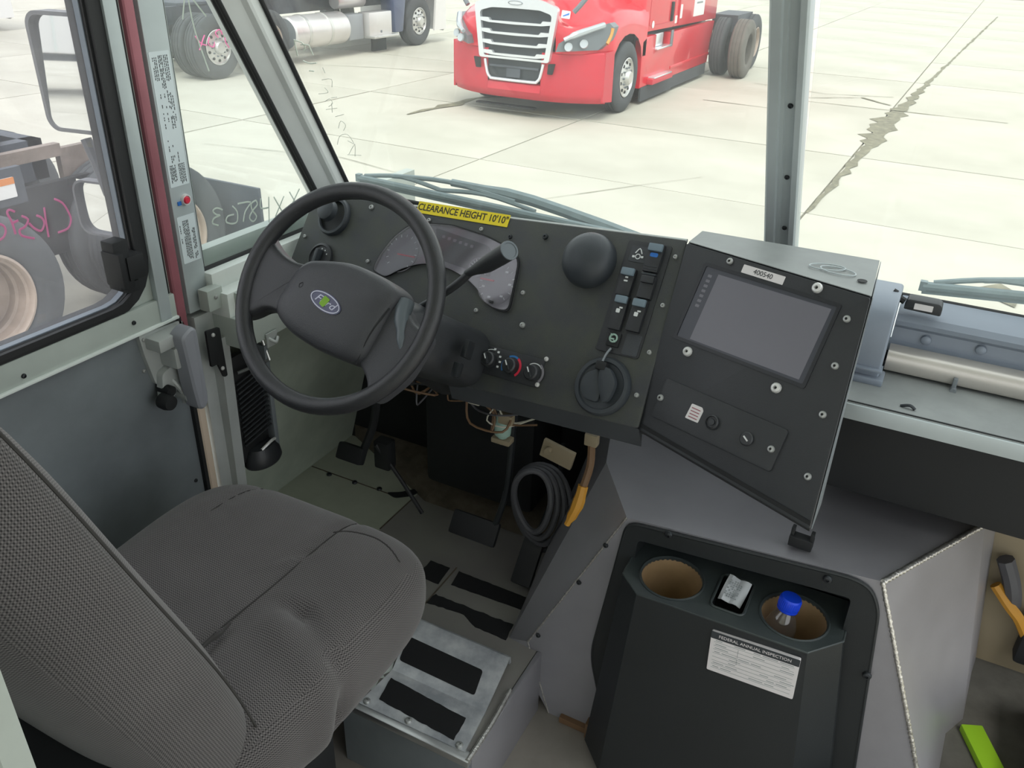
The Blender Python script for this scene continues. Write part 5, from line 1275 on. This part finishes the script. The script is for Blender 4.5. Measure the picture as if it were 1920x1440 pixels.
sg = MB().prism(rrect(4.6, 1.16, 5.25, 1.75, .01), 0, .008, XSd).build('paper_notice', 'twhite', rt)
MB().box((4.92, 1.58, .009), (.36, .05, .003), XSd).box((4.92, 1.46, .009), (.42, .03, .003), XSd).box((4.92, 1.38, .009), (.36, .03, .003), XSd).build('notice_print', 'inkgrey', sg)
MB().box((1.21, 3.72, 2.2), (.03, .03, 2.2)).build('cab_joint', 'tred_matte', rt)
# side skirts with steps
fs = MB().prism([(1.98, .97), (2.15, 1.02), (2.62, 1.02), (2.62, .80), (3.35, .80), (3.35, 1.0), (6.05, 1.0), (5.85, .26), (2.02, .26)], -.10, .02, XSd, bev=.02).build('side_skirt', 'tred', rt, ang=30)
MB().box((1.15, 2.98, .80), (.22, .74, .03), bev=.01).box((1.17, 2.8, .92), (.03, .55, .2), bev=.01).build('step', 'tchrome', rt)
MB().box((1.22, 2.85, .33), (.22, 1.05, .09), bev=.02).build('step_housing', 'tred_matte', rt)
MB().box((1.24, 2.85, .385), (.19, .9, .025), bev=.01).build('step', 'tchrome', rt)
MB().box((1.225, 3.42, .90), (.02, .12, .26), bev=.01).build('skirt_latch', 'hl_dark', rt)
MB().box((1.222, 4.7, .42), (.02, 2.4, .05), bev=.01).build('skirt_crease', 'tred', rt)
MB().box((1.215, 2.85, .16), (.03, 1.6, .22)).box((1.20, 4.75, .16), (.03, 2.1, .20)).build('rubber_skirt', 'tire', rt)
MB().box((.42, 6.0, .92), (.10, 4.2, .26)).box((-.42, 6.0, .92), (.10, 4.2, .26)).box((0, 4.2, .7), (1.9, 3.8, .6)).build('chassis', 'frame', rt)
MB().prism(rpoly([(-.5, .0), (.5, -.04), (.5, .1), (-.5, .1)], .02), 0, .02, T(-.2, .1, .12)).build('air_dam', 'blackm', rt)
wheel(rt, XPX(1.24, 1.35, .51), 'alu', name='front_wheel'); wheel(rt, XMX(-1.24, 1.35, .51), 'alu', name='front_wheel')
for y, x, st, du in ((6.15, 1.95, 'none', True), (7.5, 1.75, 'dish', False)):
    wheel(rt, XPX(x, y, .53), st, .53, .30, du, name='rear_wheel')
MB().box((1.35, 6.9, .95), (.5, 1.2, .3)).build('suspension_box', 'frame', rt)
for y in (6.35, 7.6):
    wheel(rt, XPX(1.50, y, .53), 'none', .53, .28, False, name='rear_wheel'); wheel(rt, XMX(-1.2, y, .53), 'none', .53, .28, False, name='rear_wheel')
    MB().cyl((-1.1, y, .53), (1.4, y, .53), .09).build('axle', 'frame', rt)

# ---------- dark blue tractor with white tanks
bt_ = thing('blue_semi_truck', 'dark blue tractor with long white fuel tank parked behind the A pillar', 'truck', T(-11.5, 11.3, GZ))
for y in (0.0, 1.32):
    wheel(bt_, XPX(0, y, .52), 'dish' if y else 'alu', .52, .30, name='rear_wheel'); wheel(bt_, XPX(-.33, y, .52), 'none', .52, .28, name='rear_wheel'); wheel(bt_, XMX(-2.5, y, .52), 'dish', .52, .6, name='rear_wheel')
    MB().cyl((-2.3, y, .52), (-.2, y, .52), .1).build('axle', 'frame', bt_)
wheel(bt_, XPX(0, 6.25, .52), 'alu', .52, .30, name='front_wheel'); wheel(bt_, XMX(-2.5, 6.25, .52), 'alu', .52, .30, name='front_wheel')
MB().box((-.85, 2.6, .98), (.10, 7.2, .28)).box((-1.65, 2.6, .98), (.10, 7.2, .28)).box((-1.25, .6, 1.12), (.9, 1.3, .10), bev=.03).box((-1.25, -1.0, .98), (.9, .1, .25)).build('chassis', 'frame', bt_)
MB().box((-.95, 1.9, 1.17), (1.0, .9, .03)).build('deck_plate', 'tank', bt_)
tk = MB().lathe([(0, 0), (.27, .0), (.305, .03), (.31, .06), (.31, 1.62), (.305, 1.66), (.27, 1.69), (0, 1.69)], fr((-.33, 2.05, .55), (0, 0, 1), (1, 0, 0)), 40).build('fuel_tank', 'tank', bt_, ang=30)
MB().lathe([(0, -.004), (.275, -.004), (.275, .002), (0, .002)], fr((-.33, 2.05, .55), (0, 0, 1), (1, 0, 0)), 36).build('tank_end', 'tank_end', tk)
for y in (.38, 1.05): MB().lathe([(.311, y), (.322, y + .004), (.322, y + .07), (.311, y + .074)], fr((-.33, 2.05, .55), (0, 0, 1), (1, 0, 0)), 40).build('tank_strap', 'rim', tk)
MB().lathe([(0, 0), (.13, 0), (.14, .02), (.14, .9), (.13, .92), (0, .92)], fr((-.45, 3.75, 1.02), (0, 0, 1), (1, 0, 0)), 28).build('air_tank', 'tank', bt_)
MB().box((-.25, 4.0, .55), (.3, .5, .50), bev=.03).build('battery_box', 'tank_end', bt_)
tb_ = MB().box((-.14, 4.72, .58), (.3, .82, .46), bev=.025).build('tool_box', 'tank', bt_)
MB().box((.015, 4.72, .42), (.02, .04, .05), bev=.005).build('box_latch', 'hl_dark', tb_)
MB().box((-.0, 4.75, .33), (.28, .9, .05), bev=.015).build('step', 'rim', bt_)
MB().box((-.2, 4.9, .15), (.05, .5, .3)).build('mud_flap', 'blackm', bt_)
MB().hexa([(-.35, 5.25, .35), (.02, 5.25, .35), (.02, 5.55, .35), (-.35, 5.55, .35), (-.35, 5.2, 1.35), (.02, 5.2, 1.35), (.02, 5.75, 1.35), (-.35, 5.75, 1.35)], bev=.04).build('fender', 'navy_body', bt_)
cabp = [(3.0, 1.25), (3.0, 3.5), (4.2, 3.7), (5.3, 3.2), (5.7, 2.2), (7.3, 1.9), (7.45, 1.2), (6.85, 1.15), (6.7, 1.3), (6.25, 1.42), (5.8, 1.3), (5.6, 1.15), (5.2, 1.15)]
MB().prism(cabp, -2.5, -.02, fr((0, 0, 0), (0, 1, 0), (0, 0, 1))).build('cab', 'navy_body', bt_, ang=30)
MB().box((-.8, 2.7, 1.6), (.06, .6, .9)).build('cab_guard', 'brown', bt_)
bmp = MB()
rows = [[(x, 7.35 + .15 * (1 - ((x + 1.25) / 1.3) ** 2) + o, z) for x in [-2.5 + .25 * k for k in range(11)]] for z, o in ((.25, -.1), (.3, 0), (1.05, .02), (1.1, -.08))]
bmp.surf(rows); bmp.hexa([(-.03, 6.85, .28), (.02, 6.85, .28), (.02, 7.36, .28), (-.03, 7.36, .28), (-.03, 6.95, 1.05), (.02, 6.95, 1.05), (.02, 7.36, 1.05), (-.03, 7.36, 1.05)])
bmp.build('bumper', 'twhite', bt_)
mk = MB()
for st_ in ([(-.50, .22), (-.40, .10), (-.28, .06)], [(-.45, .0), (-.36, .14), (-.30, .22)], [(-.20, .18), (-.24, .08), (-.14, .02), (-.10, .10)], [(.0, .16), (-.05, .24), (.05, .28), (.10, .2)], [(.10, .24), (.18, .33), (.30, .30), (.42, .22)], [(.22, -.02), (.15, .1), (.22, .24), (.36, .26), (.48, .18), (.52, .05)]):
    mk.tube([(.012, a, b) for a, b in st_], .011, 6)
mk.build('marker_scribble', 'pink', bt_, T(0, 0, .52))

dup(bt_, T(-20.2, 6.2, GZ), label='dark blue tractor farthest left, partly behind the door mirror')
# ---------- black tractor right beside the van
kt = thing('black_semi_truck', 'black tractor rear end with tandem wheels close beside the driver door', 'truck', T(-4.6, 2.58, GZ))
for y in (-.045, 1.31):
    wheel(kt, XPX(0, y, .505), 'dish', .505, .28, holes=False, name='wheel'); wheel(kt, XPX(-.33, y, .505), 'none', .505, .28, name='wheel'); wheel(kt, XMX(-2.4, y, .505), 'dish', .505, .6, holes=False, name='wheel')
    MB().cyl((-2.2, y, .46), (-.3, y, .46), .1).build('axle', 'frame', kt)
MB().box((-.80, -1.1, 1.02), (.10, 4.2, .26)).box((-1.62, -1.1, 1.02), (.10, 4.2, .26)).box((-1.2, .95, 1.02), (.9, .1, .26)).build('chassis', 'frame', kt)
MB().prism(rpoly([(-1.75, -1.1), (-.65, -1.1), (-.55, -.2), (-.72, .7), (-1.05, .9), (-1.15, .2), (-1.25, .2), (-1.35, .9), (-1.68, .7), (-1.85, -.2)], .08), 1.16, 1.24).build('fifth_wheel', 'steel', kt)
MB().box((-.6, .2, 1.1), (.06, 1.6, .08)).box((-.62, 1.2, .95), (.05, .4, .3)).build('side_rail', 'steel', kt)
MB().box((-.12, 1.98, .44), (.60, .03, .58), bev=.01).build('mud_flap', 'frame', kt)
MB().box((-.45, .65, .72), (.05, 1.3, .46)).build('suspension_bracket', 'blackm', kt)
lb = MB().prism(rrect(.34, .94, .50, 1.06, .006), 0, .006, fr((-.36, 0, 0), (0, 1, 0), (0, 0, 1))).build('warning_label', 'twhite', kt)
MB().prism(rrect(.34, 1.02, .50, 1.06, .004), .006, .008, fr((-.36, 0, 0), (0, 1, 0), (0, 0, 1))).build('label_band', 'orange', lb)
MB().box((-.39, .42, 1.0), (.04, .3, .22)).build('label_bracket', 'frame', kt)

# ---------- white box trailers behind, seen in the door mirror
tr = thing('box_trailer', 'white box trailer across the yard, reflected in the door mirror', 'trailer', T(-17.5, -20.5, GZ) @ Matrix.Rotation(R(52), 4, 'Z'))
MB().box((0, 0, 2.55), (2.6, 14, 2.9), bev=.04).build('box', 'twhite', tr)
m = MB()
for k in range(12): m.box((1.31, -6.4 + 1.16 * k, 2.55), (.03, .06, 2.8))
m.build('ribs', 'pale', tr)
MB().box((0, 0, 1.0), (2.3, 13.6, .2)).box((.9, 4.0, .6), (.08, 1.5, .8)).build('frame', 'frame', tr)
for y in (-5.6, -4.3): wheel(tr, XPX(1.25, y, .52), 'alu', .52, .3)
